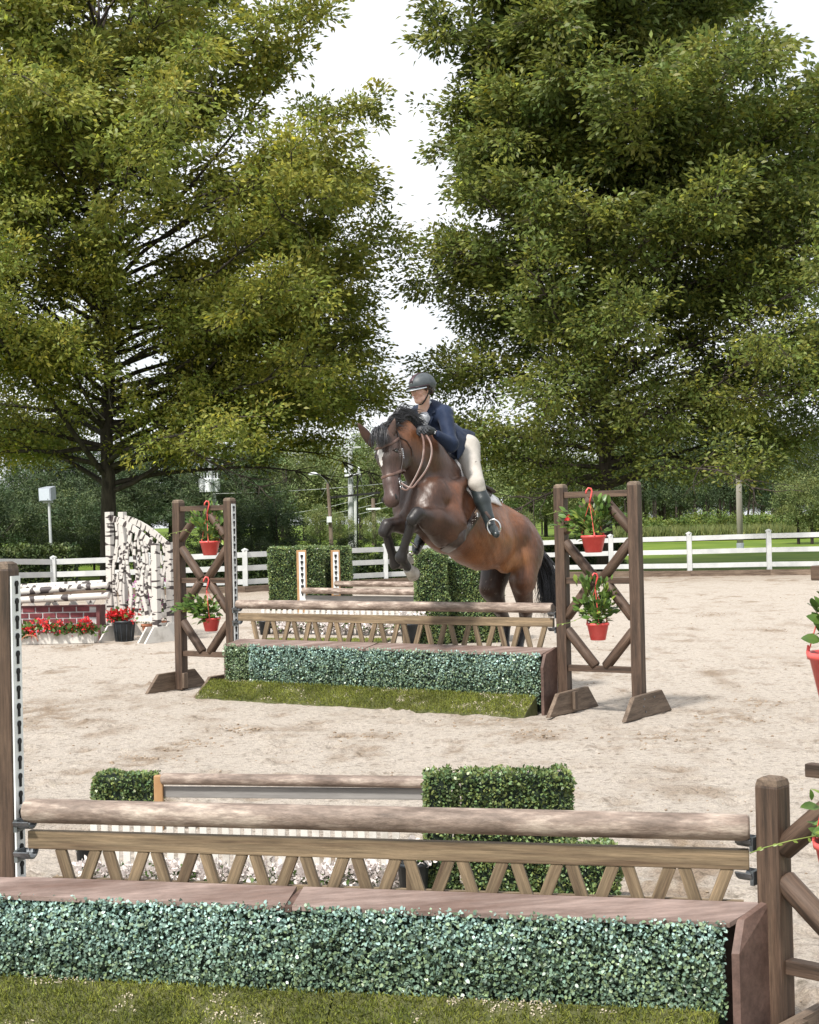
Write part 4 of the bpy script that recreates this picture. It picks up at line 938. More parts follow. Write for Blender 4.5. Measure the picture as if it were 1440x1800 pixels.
        for i, z in enumerate(zs):
            if z < tall[0]-.02: beam('rail', W(rl, 0, z), W(rr, 0, z), .055*ts, .055*ts, M_WOOD, root, side=N2, bevel=.004)
            elif near and i == 0: beam('rail', W(.16, 0, z), W(rr, 0, z), .055*ts, .07*ts, M_WOOD, root, side=N2, bevel=.004)
            elif near: beam('rail', W(.12, 0, z), W(rr, 0, z), .05*ts, .05*ts, M_WOOD, root, side=N2, bevel=.004)
        c = w_/2; br_ = [(c-.07*ts, 1.88, rl, 1.62), (c+.07*ts, 1.88, rr, 1.62), (rl, 1.50, c-.05*ts, 1.20), (rr, 1.50, c+.05*ts, 1.20), (c-.08*ts, 1.14, rl, .86), (c+.08*ts, 1.14, rr, .86), (rl, .72, c-.06*ts, .43), (rr, .72, c+.06*ts, .43)]
        for u1, za, u2, zb_ in br_:
            if near and side > 0 and max(za*hv if u1 < c*.5 else 0, zb_*hv if u2 < c*.5 else 0) > tall[0]: continue
            a = W(u1, 0, za*hv); b = W(u2, 0, zb_*hv); e = (b-a).normalized()*.03*ts
            log('brace', a-e*.6, b+e*.6, .046*ts, M_WOOD, root, n=12, jit=.01)
        # feet: boards set across the wing
        for u in (0, w_):
            uo = u+(ps/2+.004)*(1 if side > 0 else 1)
            pl = [W(uo, -.47*ts, .005), W(uo, .47*ts, .005), W(uo, .29*ts, .195*hv), W(uo, -.27*ts, .205*hv)]
            if side < 0: pl = [p-U2*0 for p in pl]
            f = MB().prism(pl, U2*.04*ts).mesh('foot'); M0 = align(pl[0], pl[1], U2); f.transform(M0.inverted())
            bm = bmesh.new(); bm.from_mesh(f); bmesh.ops.bevel(bm, geom=bm.edges[:], offset=.004, segments=1, affect='EDGES'); bm.to_mesh(f); bm.free()
            fo = link('foot', f, M_FOOT, root, M0)
            if (u == 0) == (side > 0):
                sgn = 1 if side > 0 else -1
                a = W(uo+(.055*ts if side > 0 else -ps-.02), .02, .03); beam('block', a, a+Vector((0, 0, .16*hv)), .06*ts, .03*ts, M_FOOT, fo, side=U2, bevel=.004)
            if (u == w_) and side > 0:
                for zz, nn_ in ((.16, .1), (.16, -.1), (.05, .08), (.10, .12)):
                    cc = W(uo+.042*ts, nn_*ts, zz*hv); MB().tube([cc, cc+U2*.004], .008, 8).build('bolt_head', M_CUP, fo)
        # metal track on the inner face of the inner post
        if side < 0:
            f0 = W(-ps/2-.004, 0, 0); tk = beam('hole_strip', f0+Vector((0, 0, .5*hv)), f0+Vector((0, 0, 1.965*hv)), ps*.62 if not near else ps*.8, .006, M_TRACK, root, side=-U2, bevel=0)
            keyholes(root, tk, f0-U2*.003, 0, -U2, N2, .52*hv, 1.93*hv, .078*hv, ts*1.1, near)
        # cups that carry pole and gate
        for k, z in enumerate((.868, .735)):
            f0 = W(-ps/2-.008, .02, z*hv-.005); sgn = -1
            cp = MB().box(f0-U2*.004, (.012, .07*ts, .055*hv), Matrix((U2, N2, Vector((0, 0, 1)))).transposed())
            if side < 0 or k == 0 or True:
                for j in range(7):
                    t0, t1 = -1.2+2.4*j/7, -1.2+2.4*(j+1)/7
                    a = f0-U2*.035*ts+N2*.05*ts*math.sin(t0)+Vector((0, 0, .05*ts*(1-math.cos(t0))-.01)); b = f0-U2*.035*ts+N2*.05*ts*math.sin(t1)+Vector((0, 0, .05*ts*(1-math.cos(t1))-.01))
                    d = (b-a)/2; cp.box((a+b)/2, (.07*ts, d.length*2.1, .006), Matrix((U2, d.normalized(), U2.cross(d.normalized()))).transposed())
            cp.build('jump_cup', M_CUP, root)
        return W, root
    w_ = .72 if not near else .70
    H = 2.03*hv
    WL, _ = standard(-1, -U, (H, H), 'left timber standard of the %s jump, with %s' % (where, 'keyhole slots, at the left picture edge' if near else 'two red baskets and a hole strip'), w_ if not near else .5)
    UR = U if not near else (Matrix.Rotation(rad(-30), 3, 'Z') @ U)
    WR, _ = standard(1, UR, (H, H) if not near else (P(1357, 1362, B.y).z, H), 'right timber standard of the %s jump%s' % (where, ', with a short inner post' if near else ', beside open sand, with two hanging red baskets'), w_)
    return T, WL, WR
random.seed(51)
# leaf and flower prototypes for hanging baskets (each leaf an object)
def leaf_proto(name, mt, l=.075, wr=.46):
    vs = []; xs = [0, .18, .42, .68, .88, 1.0]; ws = [.02, .62, 1.0, .80, .40, .0]; b = MB()
    for x, w0 in zip(xs, ws):
        z = -.25*x*x*l*.6
        vs += [(x*l, -w0*wr*l/2, z+w0*.06*l), (x*l, 0, z), (x*l, w0*wr*l/2, z+w0*.06*l)]
    fs = []
    for i in range(5):
        for j in (0, 1): fs.append((i*3+j, i*3+j+1, (i+1)*3+j+1, (i+1)*3+j))
    me = bpy.data.meshes.new(name); me.from_pydata(vs, [], fs); me.update(); me.materials.append(mt); me.polygons.foreach_set('use_smooth', [True]*len(me.polygons)); return me
LP = [leaf_proto('leaf', M_LEAF, .072, .56), leaf_proto('leaf', M_LEAF, .060, .62), leaf_proto('leaf', M_LEAFL, .058, .5)]
def basket(hook, pot_c, pot_w, pot_h, label, spread, nleaf=150, seed=1, lscale=1.0, trail=None, bias=(0, 0, 0), flower=None):
    """hook: top of the hook on its rail; pot_c: centre of the pot's rim"""
    random.seed(seed); hook = Vector(hook); c = Vector(pot_c); root = thing('hanging_basket', c-Vector((0, 0, pot_h)), label, 'hanging basket', 'red hanging baskets of green vines')
    rt = pot_w/2; rb = rt*.66
    pt = MB().lathe([(rb*.9, -pot_h), (rb, -pot_h+.004), (rt*.93, -pot_h*.14), (rt, -pot_h*.13), (rt*1.02, 0), (rt*.94, 0), (rt*.90, -pot_h*.12)], c, 28).build('pot', M_RED, root, smooth=True)
    MB().lathe([(rt*.86, -.03), (rt*.4, -.02), (.001, -.015)], c, 16, cap=False).build('soil', M_CLOD, pt)
    ap = Vector((hook.x, hook.y, c.z+(hook.z-c.z)*.72)); r_ = .022*lscale
    hk = [hook+Vector((-r_*1.3, 0, -r_*1.2)), hook+Vector((-r_*1.1, 0, -.1*r_)), hook+Vector((-.3*r_, 0, .9*r_)), hook+Vector((r_*.6, 0, .7*r_)), hook+Vector((r_, 0, -.4*r_)), hook+Vector((r_*.7, 0, -1.8*r_)), ap]
    MB().tube(hk, .0075*lscale, 8).build('hook', M_RED, root, smooth=True)
    for k in range(3):
        a = k*2.09+.5; e = c+Vector((math.cos(a)*rt, math.sin(a)*rt, -.005)); MB().tube([ap, ap.lerp(e, .5)+Vector((math.cos(a), math.sin(a), 0))*.01, e], .0028*lscale, 5).build('strap', M_RED, root)
        MB().tube([e, e+Vector((0, 0, .03*lscale))], [.009*lscale, .004*lscale], 6).build('strap_foot', M_RED, root)
    # stems and leaves
    for i in range(14):
        a = random.uniform(0, 6.28); l = random.uniform(.45, 1.0); d = Vector((math.cos(a)*spread[0], math.sin(a)*spread[1]*.8, random.uniform(.05, 1)*spread[2]))+Vector(bias)*random.random()
        mid = c+d*.55+Vector((0, 0, .05*lscale)); e = c+d*l+Vector((0, 0, -.03*lscale*random.random())); MB().tube([c, mid, e], [.004, .003, .002], 4, False).build('stem', M_STEM, root)
        for j in range(int(nleaf*1.5)//14):
            t = random.uniform(.12, 1.0); q = c.lerp(mid, min(1, t*2)) if t < .5 else mid.lerp(e, (t-.5)*2)
            q = q+Vector((random.gauss(0, .026), random.gauss(0, .022), random.gauss(0, .024)))*lscale*1.4
            o = bpy.data.objects.new('leaf', random.choice((LP[0], LP[0], LP[1], LP[1], LP[2]))); COL.objects.link(o)
            ax = (q-c+Vector((random.gauss(0, .07), random.gauss(0, .07)-.02, random.gauss(0, .05)))).normalized()
            nz = Vector((random.gauss(0, .5), -.5+random.gauss(0, .4), 1)).normalized(); M_ = align(q, q+ax, nz) @ Matrix.Scale(random.uniform(.7, 1.3)*lscale, 4)
            o.matrix_basis = M_; o.parent = root; o.matrix_parent_inverse = WM(root).inverted()
    for tp_ in (trail or []):
        pts = [Vector(p) for p in tp_]; MB().tube(pts, .0022*lscale, 4).build('vine', M_STEM, root, smooth=True)
        for j in range(1, len(pts)):
            for k in range(2):
                o = bpy.data.objects.new('leaf', LP[2]); COL.objects.link(o); q = pts[j-1].lerp(pts[j], random.random()); o.matrix_basis = align(q, q+Vector((random.gauss(0, 1), -.3, random.gauss(0, .8))), (0, -1, .5)) @ Matrix.Scale(.38*lscale, 4); o.parent = root; o.matrix_parent_inverse = WM(root).inverted()
    if flower:
        f = Vector(flower)
        for k in range(5):
            o = bpy.data.objects.new('petal', PET); COL.objects.link(o); a = k*1.257; o.matrix_basis = align(f, f+Vector((math.cos(a), -.4, math.sin(a))), (0, -1, 0)) @ Matrix.Scale(.5*lscale, 4); o.parent = root; o.matrix_parent_inverse = WM(root).inverted()
PET = leaf_proto('petal', M_PETR, .075, .6)
# the far jump: twelve-foot, seen obliquely
FT, FWL, FWR = make_jump(G(417, 1219), G(986, 1251), 1.0, 1.0, False)
YL = FWL(.36, .12, 0).y; YR = FWR(.34, .12, 0).y
basket(P(364, 884, YL), P(369, 951, YL), .215, .15, 'hanging basket with yellow-green vines at the top of the left standard', (.20, .14, .34), 170, 2, 1.0, [[P(350, 945, YL), P(325, 932, YL), P(300, 938, YL), P(290, 946, YL)], [P(392, 945, YL), P(405, 925, YL), P(415, 905, YL)]], bias=(-.08, 0, .1))
basket(P(363, 1018, YL), P(371, 1086, YL), .20, .14, 'hanging basket with broad dark leaves low on the left standard', (.30, .14, .26), 180, 3, 1.1, None, bias=(-.26, 0, .0))
basket(P(1036, 862, YR), P(1043, 941, YR), .225, .15, 'hanging basket with a small red bloom at the top of the right standard', (.25, .14, .28), 190, 4, 1.05, [[P(1010, 915, YR), P(985, 898, YR), P(960, 905, YR)]], bias=(-.05, 0, .1), flower=P(998, 911, YR))
basket(P(1046, 1012, YR), P(1051, 1095, YR), .20, .15, 'hanging basket with upright dense leaves low on the right standard', (.18, .14, .34), 200, 5, 1.05, [[P(1030, 1082, YR), P(1000, 1095, YR), P(978, 1098, YR)]], bias=(.02, 0, .16))
# a pony-size jump of the same build, close to the camera
NT, NWL, NWR = make_jump(G(40, 1789), G(1350, 1866), .775, .80, True)
Yn = NWR(.3, .1, 0).y
basket(P(1470, 960, Yn), P(1482, 1146, Yn), .20, .15, 'hanging basket at the right picture edge, upper one on the near standard', (.08, .08, .22), 100, 7, .75, bias=(.05, 0, 0))
basket(P(1472, 1300, Yn-.1), P(1488, 1480, Yn-.1), .18, .14, 'hanging basket at the right picture edge, lower one on the near standard', (.08, .08, .2), 100, 8, .75, [[P(1440, 1468, Yn-.1), P(1390, 1478, Yn-.1), P(1345, 1490, Yn-.1), P(1318, 1500, Yn-.1)]])
# low furniture seen behind the near jump
random.seed(61)
hedge_block(170, 272, 1447, 1364, .16, 'small green hedge block on the sand behind the near jump, at left', 21, (.015, .026), 1.0, 'small green hedge blocks behind the near jump')
hedge_block(752, 800, 1585, 1362, .16, 'narrow green hedge block behind the near jump, left of its brown strip', 22, (.013, .022), 1.0, 'small green hedge blocks behind the near jump')
hedge_block(810, 1010, 1580, 1362, .16, 'widest green hedge block behind the near jump', 23, (.013, .022), 1.0, 'small green hedge blocks behind the near jump')
hedge_block(980, 1090, 1600, 1490, .14, 'low green hedge block behind the slats of the near jump', 24, (.013, .022), 1.0, 'small green hedge blocks behind the near jump')
a = P(285, 1369, 8.3); b = P(752, 1375, 7.9)
pole_thing(a, b, .033, M_POLE, 'thin brown pole on low blocks just above the near top pole')
o = beam('plank', P(288, 1392, 8.32), P(752, 1396, 7.92), .02, .062, M_PLANK); tag(o, 'grey plank under the thin brown pole behind the near jump', 'plank')
for px, Y, lb in ((279, 8.31, 'short brown post holding the left end of the thin brown pole'), (757, 7.92, 'short brown post holding the right end of the thin brown pole')):
    p = P(px, 1366, Y); o = beam('support_post', Vector((p.x, p.y, 0)), p+Vector((0, 0, .01)), .05, .05, mat('orange_wood_edge', (.3, .16, .07)), None, side=(0, 1, 0)); tag(o, lb, 'post')
flower_jump(G(150, 1562), G(705, 1572), P(400, 1443, 6.8).z, 'white pickets and white flowers seen between the slats of the near jump', 15, .5)
mat_strip(G(140, 1590), G(700, 1598), .28, 'green turf mat behind the slats of the near jump')
black_pot(G(728, 1588), .5, 'black plant pot behind the middle of the near jump', .34)
black_pot(G(152, 1530), .36, 'small black plant pot behind the left slats of the near jump', .30)
# ------------------------------------------------------------------ horse and rider
random.seed(71)
def K(zx, zy, Y): return P(560+zx/3.2, 630+zy/3.2, Y)
TH = rad(38); HF = Vector((-math.sin(TH), -math.cos(TH), 0)); HL = Vector((math.cos(TH), -math.sin(TH), 0)); HU = Vector((0, 0, 1))
bay = (.098, .038, .018); lit = (.200, .078, .028); dk = (.032, .017, .012); blk = (.012, .011, .012); brn = (.060, .028, .017); tan = (.30, .13, .05)  # bay coat, black points; flank light and far-side shade put into lit and dk
def sdfobj(name, prims, mt, parent, vox=.014, kk=.05, sm=2, attrname='tint', post=None, M=None):
    V, F, C = sdf_mesh(prims, vox, kk); V = smooth_verts(V, F, sm)
    if post: V, C = post(V, C)
    me = fastmesh(name, V, F, C, attrname, smooth=True)
    bm = bmesh.new(); bm.from_mesh(me); bmesh.ops.recalc_face_normals(bm, faces=bm.faces); bm.to_mesh(me); bm.free()
    return link(name, me, mt, parent)
def coat(name, rough, bumps=.25, sc=22):
    m = bpy.data.materials.new(name); m.use_nodes = True; nt = m.node_tree; L = nt.links.new; b = nt.nodes['Principled BSDF']
    a = N(nt, 'ShaderNodeAttribute', attribute_name='tint'); tc = N(nt, 'ShaderNodeTexCoord')
    n = N(nt, 'ShaderNodeTexNoise'); n.inputs['Scale'].default_value = 5; n.inputs['Detail'].default_value = 8; L(tc.outputs['Object'], n.inputs[0])
    mr = N(nt, 'ShaderNodeMapRange'); mr.inputs[1].default_value = .3; mr.inputs[2].default_value = .7; mr.inputs[3].default_value = .72; mr.inputs[4].default_value = 1.28; L(n.outputs[0], mr.inputs[0])
    mx = N(nt, 'ShaderNodeVectorMath', operation='SCALE'); L(a.outputs['Color'], mx.inputs[0]); L(mr.outputs[0], mx.inputs['Scale']); L(mx.outputs[0], b.inputs['Base Color'])
    n4 = N(nt, 'ShaderNodeTexNoise'); n4.inputs['Scale'].default_value = 90; n4.inputs['Detail'].default_value = 4; mq = N(nt, 'ShaderNodeMapping'); mq.inputs['Scale'].default_value = (1, 1, .2); L(tc.outputs['Object'], mq.inputs[0]); L(mq.outputs[0], n4.inputs[0])
    m4 = N(nt, 'ShaderNodeMapRange'); m4.inputs[1].default_value = .3; m4.inputs[2].default_value = .7; m4.inputs[3].default_value = 1-.22*min(1, bumps*3); m4.inputs[4].default_value = 1+.22*min(1, bumps*3); L(n4.outputs[0], m4.inputs[0])
    mm = N(nt, 'ShaderNodeMath', operation='MULTIPLY'); L(mr.outputs[0], mm.inputs[0]); L(m4.outputs[0], mm.inputs[1]); L(mm.outputs[0], mx.inputs['Scale'])
    b.inputs['Roughness'].default_value = rough; b.inputs['Specular IOR Level'].default_value = .42
    b.inputs['Coat Weight'].default_value = .09; b.inputs['Coat Roughness'].default_value = .26
    mp = N(nt, 'ShaderNodeMapping'); mp.inputs['Scale'].default_value = (1, 1, .35); L(tc.outputs['Object'], mp.inputs[0])
    n2 = N(nt, 'ShaderNodeTexNoise'); n2.inputs['Scale'].default_value = sc; n2.inputs['Detail'].default_value = 9; n2.inputs['Roughness'].default_value = .6; L(mp.outputs[0], n2.inputs[0])
    bp = N(nt, 'ShaderNodeBump'); bp.inputs['Strength'].default_value = bumps; bp.inputs['Distance'].default_value = .012; L(n2.outputs[0], bp.inputs['Height']); L(bp.outputs[0], b.inputs['Normal'])
    return m
M_COAT = coat('bay_coat', .47, .6, 18)
def c(a, b, ra, rb, col, ax=None, fl=None, k=None):
    t = ('c', tuple(a), tuple(b), ra, rb, col)
    if ax is not None: t += (tuple(ax), fl)
    if k: t = t if len(t) > 6 else t+((0, 0, 1), 1.0); t += (k,)
    return t
def basis(x, y): x = Vector(x).normalized(); z = x.cross(Vector(y)).normalized(); y = z.cross(x); return np.array(Matrix((x, y, z)).transposed())
def e(cn, r, col, R=None, k=None):
    t = ('e', tuple(cn), r, np.eye(3) if R is None else R, col)
    return t
horse = thing('horse', G(840, 1195), 'bay horse with black legs and white star jumping the hedge box toward the camera', 'horse')
# trunk frame: X toward the chest (nose up), Y across
BX = (K(640, 850, 13.55)-K(1110, 1040, 14.55)).normalized(); RB = basis(BX, HL)
pr = []
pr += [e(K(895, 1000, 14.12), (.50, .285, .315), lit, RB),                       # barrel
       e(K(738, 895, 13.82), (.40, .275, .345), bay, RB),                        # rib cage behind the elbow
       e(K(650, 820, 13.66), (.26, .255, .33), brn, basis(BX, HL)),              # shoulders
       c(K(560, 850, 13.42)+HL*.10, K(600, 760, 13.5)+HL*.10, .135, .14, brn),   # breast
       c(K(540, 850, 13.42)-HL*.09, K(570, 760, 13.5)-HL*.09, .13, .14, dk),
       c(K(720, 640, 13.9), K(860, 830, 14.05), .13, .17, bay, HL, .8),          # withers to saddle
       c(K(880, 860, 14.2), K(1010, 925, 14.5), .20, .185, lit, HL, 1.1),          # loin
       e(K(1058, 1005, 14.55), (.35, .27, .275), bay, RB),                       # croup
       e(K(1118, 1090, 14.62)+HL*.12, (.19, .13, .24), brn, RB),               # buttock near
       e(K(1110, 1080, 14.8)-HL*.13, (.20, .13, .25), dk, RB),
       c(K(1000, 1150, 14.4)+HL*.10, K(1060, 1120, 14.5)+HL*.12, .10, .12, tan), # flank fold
       ]
pr += [c(K(700, 760, 13.62)+HL*.10, K(700, 930, 13.48)+HL*.10, .11, .10, bay, None, None, .03),
       c(K(760, 700, 13.75)+HL*.1, K(640, 800, 13.48)+HL*.1, .06, .08, bay, None, None, .04), c(K(560, 760, 13.38), K(520, 880, 13.3), .085, .09, brn, None, None, .03), c(K(640, 900, 13.3)+HL*.08, K(720, 1000, 13.45)+HL*.08, .06, .07, brn, None, None, .03)]
# neck
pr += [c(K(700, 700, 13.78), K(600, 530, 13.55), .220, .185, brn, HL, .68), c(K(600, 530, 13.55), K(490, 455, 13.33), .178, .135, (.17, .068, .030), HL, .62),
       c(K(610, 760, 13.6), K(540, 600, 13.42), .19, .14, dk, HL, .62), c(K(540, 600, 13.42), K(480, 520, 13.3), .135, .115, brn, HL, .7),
       c(K(440, 420, 13.28), K(490, 400, 13.35), .07, .09, (.19, .08, .035), HL, .7),
       c(K(620, 470, 13.6), K(720, 610, 13.85), .075, .09, brn, HL, .6)]
# head: X down the face, Y across, facing left of the camera
HD = (K(415, 800, 12.98)-K(368, 430, 13.12)).normalized(); FN = Vector((-.50, -.86, -.1)); HA = FN.cross(HD).normalized()   # face normal, across
if HA.x < 0: HA = -HA
RH = basis(HD, HA)
def Hd(s, a, f): return K(372, 450, 13.16).lerp(K(412, 800, 12.98), s)+HA*a+FN*f        # along, across, forward
hd_ = dk; hb = (.075, .030, .020)
pr += [c(Hd(.02, 0, -.05), Hd(.35, 0, -.045), .105, .112, hd_, HA, .95, .035), c(Hd(.35, 0, -.04), Hd(.72, 0, -.025), .104, .072, hd_, HA, .88, .03),
       c(Hd(.72, 0, -.02), Hd(1.0, 0, -.012), .074, .064, (.06, .034, .03), HA, .98, .03),
       e(Hd(.33, .055, -.15), (.145, .045, .115), hd_, RH), e(Hd(.33, -.055, -.15), (.145, .045, .115), hd_, RH),   # jowls
       c(Hd(.5, 0, -.13), Hd(.88, 0, -.075), .06, .042, hb, HA, .9, .03), c(Hd(.90, 0, -.07), Hd(1.0, 0, -.07), .042, .036, dk, HA, 1.0, .02),
       c(Hd(.18, .075, -.01), Hd(.30, .082, -.018), .026, .030, hd_, None, None), c(Hd(.18, -.075, -.01), Hd(.30, -.082, -.018), .026, .030, hd_, None, None),
       c(Hd(.40, .075, -.055), Hd(.58, .066, -.06), .014, .010, hb), c(Hd(.96, .045, .018), Hd(1.02, .040, .005), .024, .02, dk), c(Hd(.96, -.045, .018), Hd(1.02, -.040, .005), .024, .02, dk)]
# left foreleg (near the camera side), folded
k1 = K(540, 885, 13.02); f1 = K(462, 1118, 13.18)
pr += [c(K(715, 945, 13.5)+HL*.05, K(640, 905, 13.25), .155, .105, brn, None, None, .06), c(K(650, 915, 13.28), K(570, 880, 13.08), .105, .064, dk, None, None, .03),
       c(K(690, 1010, 13.5), K(600, 930, 13.15), .09, .055, dk, None, None, .04),
       c(K(556, 872, 13.03), K(530, 905, 13.0), .062, .058, blk, None, None, .02), c(k1+(f1-k1)*.08, f1, .046, .038, blk, None, None, .02), c(K(505, 925, 13.10)+HU*0, K(490, 1090, 13.24), .030, .028, blk, None, None, .02),
       e(f1+Vector((.008, .0, -.005)), (.050, .046, .052), blk), c(f1, K(498, 1172, 13.26), .042, .040, blk, None, None, .02)]
# right foreleg, lower
k2 = K(372, 955, 13.18); f2 = K(432, 1155, 13.38)
pr += [c(K(560, 900, 13.5)-HL*.06, K(470, 930, 13.32), .13, .088, dk, None, None, .05), c(K(480, 930, 13.34), K(395, 938, 13.2), .085, .06, dk, None, None, .03),
       c(K(385, 940, 13.18), K(368, 975, 13.17), .060, .054, blk, None, None, .02), c(k2+(f2-k2)*.1, f2, .043, .036, blk, None, None, .02), e(f2, (.044, .042, .048), blk),
       c(f2, K(470, 1165, 13.5), .036, .036, blk, None, None, .02)]
# hind legs, stretched down behind the poles
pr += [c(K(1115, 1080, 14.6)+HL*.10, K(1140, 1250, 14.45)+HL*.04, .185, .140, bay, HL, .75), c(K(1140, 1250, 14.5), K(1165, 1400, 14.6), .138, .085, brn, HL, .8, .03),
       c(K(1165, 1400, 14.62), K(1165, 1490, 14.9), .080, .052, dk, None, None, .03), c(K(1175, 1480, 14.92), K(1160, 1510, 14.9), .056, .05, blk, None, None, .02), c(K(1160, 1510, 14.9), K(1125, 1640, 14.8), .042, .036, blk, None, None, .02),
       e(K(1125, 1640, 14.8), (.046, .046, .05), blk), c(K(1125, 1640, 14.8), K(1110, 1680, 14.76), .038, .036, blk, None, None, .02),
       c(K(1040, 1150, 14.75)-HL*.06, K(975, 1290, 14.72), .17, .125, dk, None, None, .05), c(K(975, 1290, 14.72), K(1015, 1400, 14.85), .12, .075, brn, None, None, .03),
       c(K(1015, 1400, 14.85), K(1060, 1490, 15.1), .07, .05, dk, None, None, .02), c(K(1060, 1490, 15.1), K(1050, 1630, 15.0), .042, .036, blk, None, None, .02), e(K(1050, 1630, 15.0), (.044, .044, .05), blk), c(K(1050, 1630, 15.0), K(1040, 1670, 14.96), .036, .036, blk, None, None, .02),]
def post_h(V, C):
    # muscle relief and star on the forehead
    n1 = vnoise(V[:, 0]*9+V[:, 1]*5, V[:, 2]*7, 3); n2 = vnoise(V[:, 0]*21, V[:, 2]*17+V[:, 1]*9, 4)
    C = C*(.80+.40*n1[:, None])
    w1 = vnoise(V[:, 0]*11+V[:, 2]*4, V[:, 2]*5-V[:, 0]*3+V[:, 1]*6, 31)+.5*vnoise(V[:, 0]*30+V[:, 2]*8, V[:, 2]*18+V[:, 1]*11, 32)
    cy = np.array(K(900, 950, 14.1)); big = (V[:, 2] > cy[2]-.55) & (V[:, 1] > 13.25); d = V-(cy+np.outer((V-cy) @ np.array(BX), np.array(BX))); d /= np.maximum(np.linalg.norm(d, axis=1), .05)[:, None]
    V = V+d*((w1-.75)*.016*big)[:, None]
    dust = (RNG.rand(len(V)) < .02)[:, None]*(V[:, 1:2] > 14.4); C = np.where(dust, C*.6+np.array([.25, .20, .15])*.4, C)
    a = np.array(Hd(.20, -.03, .06)); b = np.array(Hd(.40, -.012, .06)); d = b-a; t = np.clip(((V-a) @ d)/(d @ d), 0, 1); q = a+t[:, None]*d+np.outer(.012*np.sin(t*5), np.array(HA))
    r = np.linalg.norm(V-q, axis=1); star = (r < (.022-.016*t+.012*(vnoise(V[:, 2]*70, V[:, 0]*70, 9)-.5)+.012))[:, None]; C = np.where(star & (r < .06)[:, None], np.array([.55, .52, .50]), C)
    return V, C
body = sdfobj('body', pr, M_COAT, horse, .0125, .05, 2, post=post_h)
from mathutils.bvhtree import BVHTree
bvh = BVHTree.FromPolygons([v.co[:] for v in body.data.vertices], [p.vertices[:] for p in body.data.polygons])
def skin(p, off=.006, toward=None):
    """nearest place on the coat, lifted by off"""
    loc, nr, _, d = bvh.find_nearest(Vector(p)); return loc+nr*off
# hooves
M_HOOF = mat('pale_hoof', (.22, .20, .18), (.48, .46, .43), scale=9, rough=.55); M_STEEL = mat('polished_steel', (.55, .55, .56), (.7, .7, .7), rough=.22, metal=1)
M_HAIR = mat('black_horse_hair', (.010, .010, .012), (.040, .040, .048), scale=30, rough=.42, stretch=(1, 1, 1), spec=.6)
M_LEA = mat('brown_bridle_leather', (.085, .045, .035), (.17, .10, .08), scale=20, rough=.4, spec=.5); M_LEAD = mat('dark_saddle_leather', (.022, .014, .012), (.05, .032, .026), scale=16, rough=.36, spec=.5)
M_STI = mat('cream_stitching', (.55, .50, .45), rough=.6)
def hoof(a, b, r, shoe=True):
    a, b = Vector(a), Vector(b); d = (b-a); l = d.length; m_ = MB().tube([a, a+d*.15, a+d*.85, b], [r*.72, r*.78, r*1.02, r*1.04], 16); o = m_.build('hoof', M_HOOF, horse, smooth=False)
    for p in o.data.polygons: p.use_smooth = len(p.vertices) == 4
    x = d.normalized(); y = x.cross(Vector((0, 0, 1))).normalized(); z = y.cross(x)
    if shoe: MB().tube([b+x*.004+(y*math.cos(t)+z*math.sin(t))*r*.93 for t in np.linspace(.6, 5.7, 18)], .008, 6).build('horseshoe', M_STEEL, o)
hoof(K(500, 1178, 13.28), K(535, 1215, 13.42), .062); hoof(K(470, 1165, 13.5), K(505, 1130, 13.6), .056)
hoof(K(1110, 1680, 14.76), K(1095, 1725, 14.72), .06); hoof(K(1040, 1670, 14.96), K(1025, 1712, 14.92), .06)
# ears
def ear(b, t, wd, tw, nm='ear'):
    b, t = Vector(b), Vector(t); x = (t-b); l = x.length; x.normalize(); f = Vector((-.35, -.9, 0.1)); y = x.cross(f).normalized()*tw; z = y.cross(x); m_ = MB(); vs = []; K_ = 9; n = 14
    for i in range(K_):
        s = i/(K_-1); w0 = wd*(math.sin(min(1, s*1.25+.30)*math.pi*.5)*(1-s**2.6)**.9+.02); cen = b+x*l*s-z*(.012*math.sin(s*3.1))
        for j in range(n):
            q = 2*math.pi*j/n; rx, rz = math.cos(q), math.sin(q)
            dz = rz*.42 if rz < 0 else -rz*.16       # hollow front
            vs.append(cen+y*rx*w0+z*dz*w0*-1)
    fs = [(i*n+j, i*n+(j+1) % n, (i+1)*n+(j+1) % n, (i+1)*n+j) for i in range(K_-1) for j in range(n)]+[tuple(range(n)), tuple((K_-1)*n+j for j in range(n))]
    m_.add(vs, fs).build(nm, mat('ear_hair', (.030, .017, .013), (.075, .038, .026), scale=14, rough=.6), horse, smooth=True)
ear(K(305, 492, 13.14), K(220, 362, 13.08), .050, 1); ear(K(388, 475, 13.14), K(430, 336, 13.12), .050, 1)
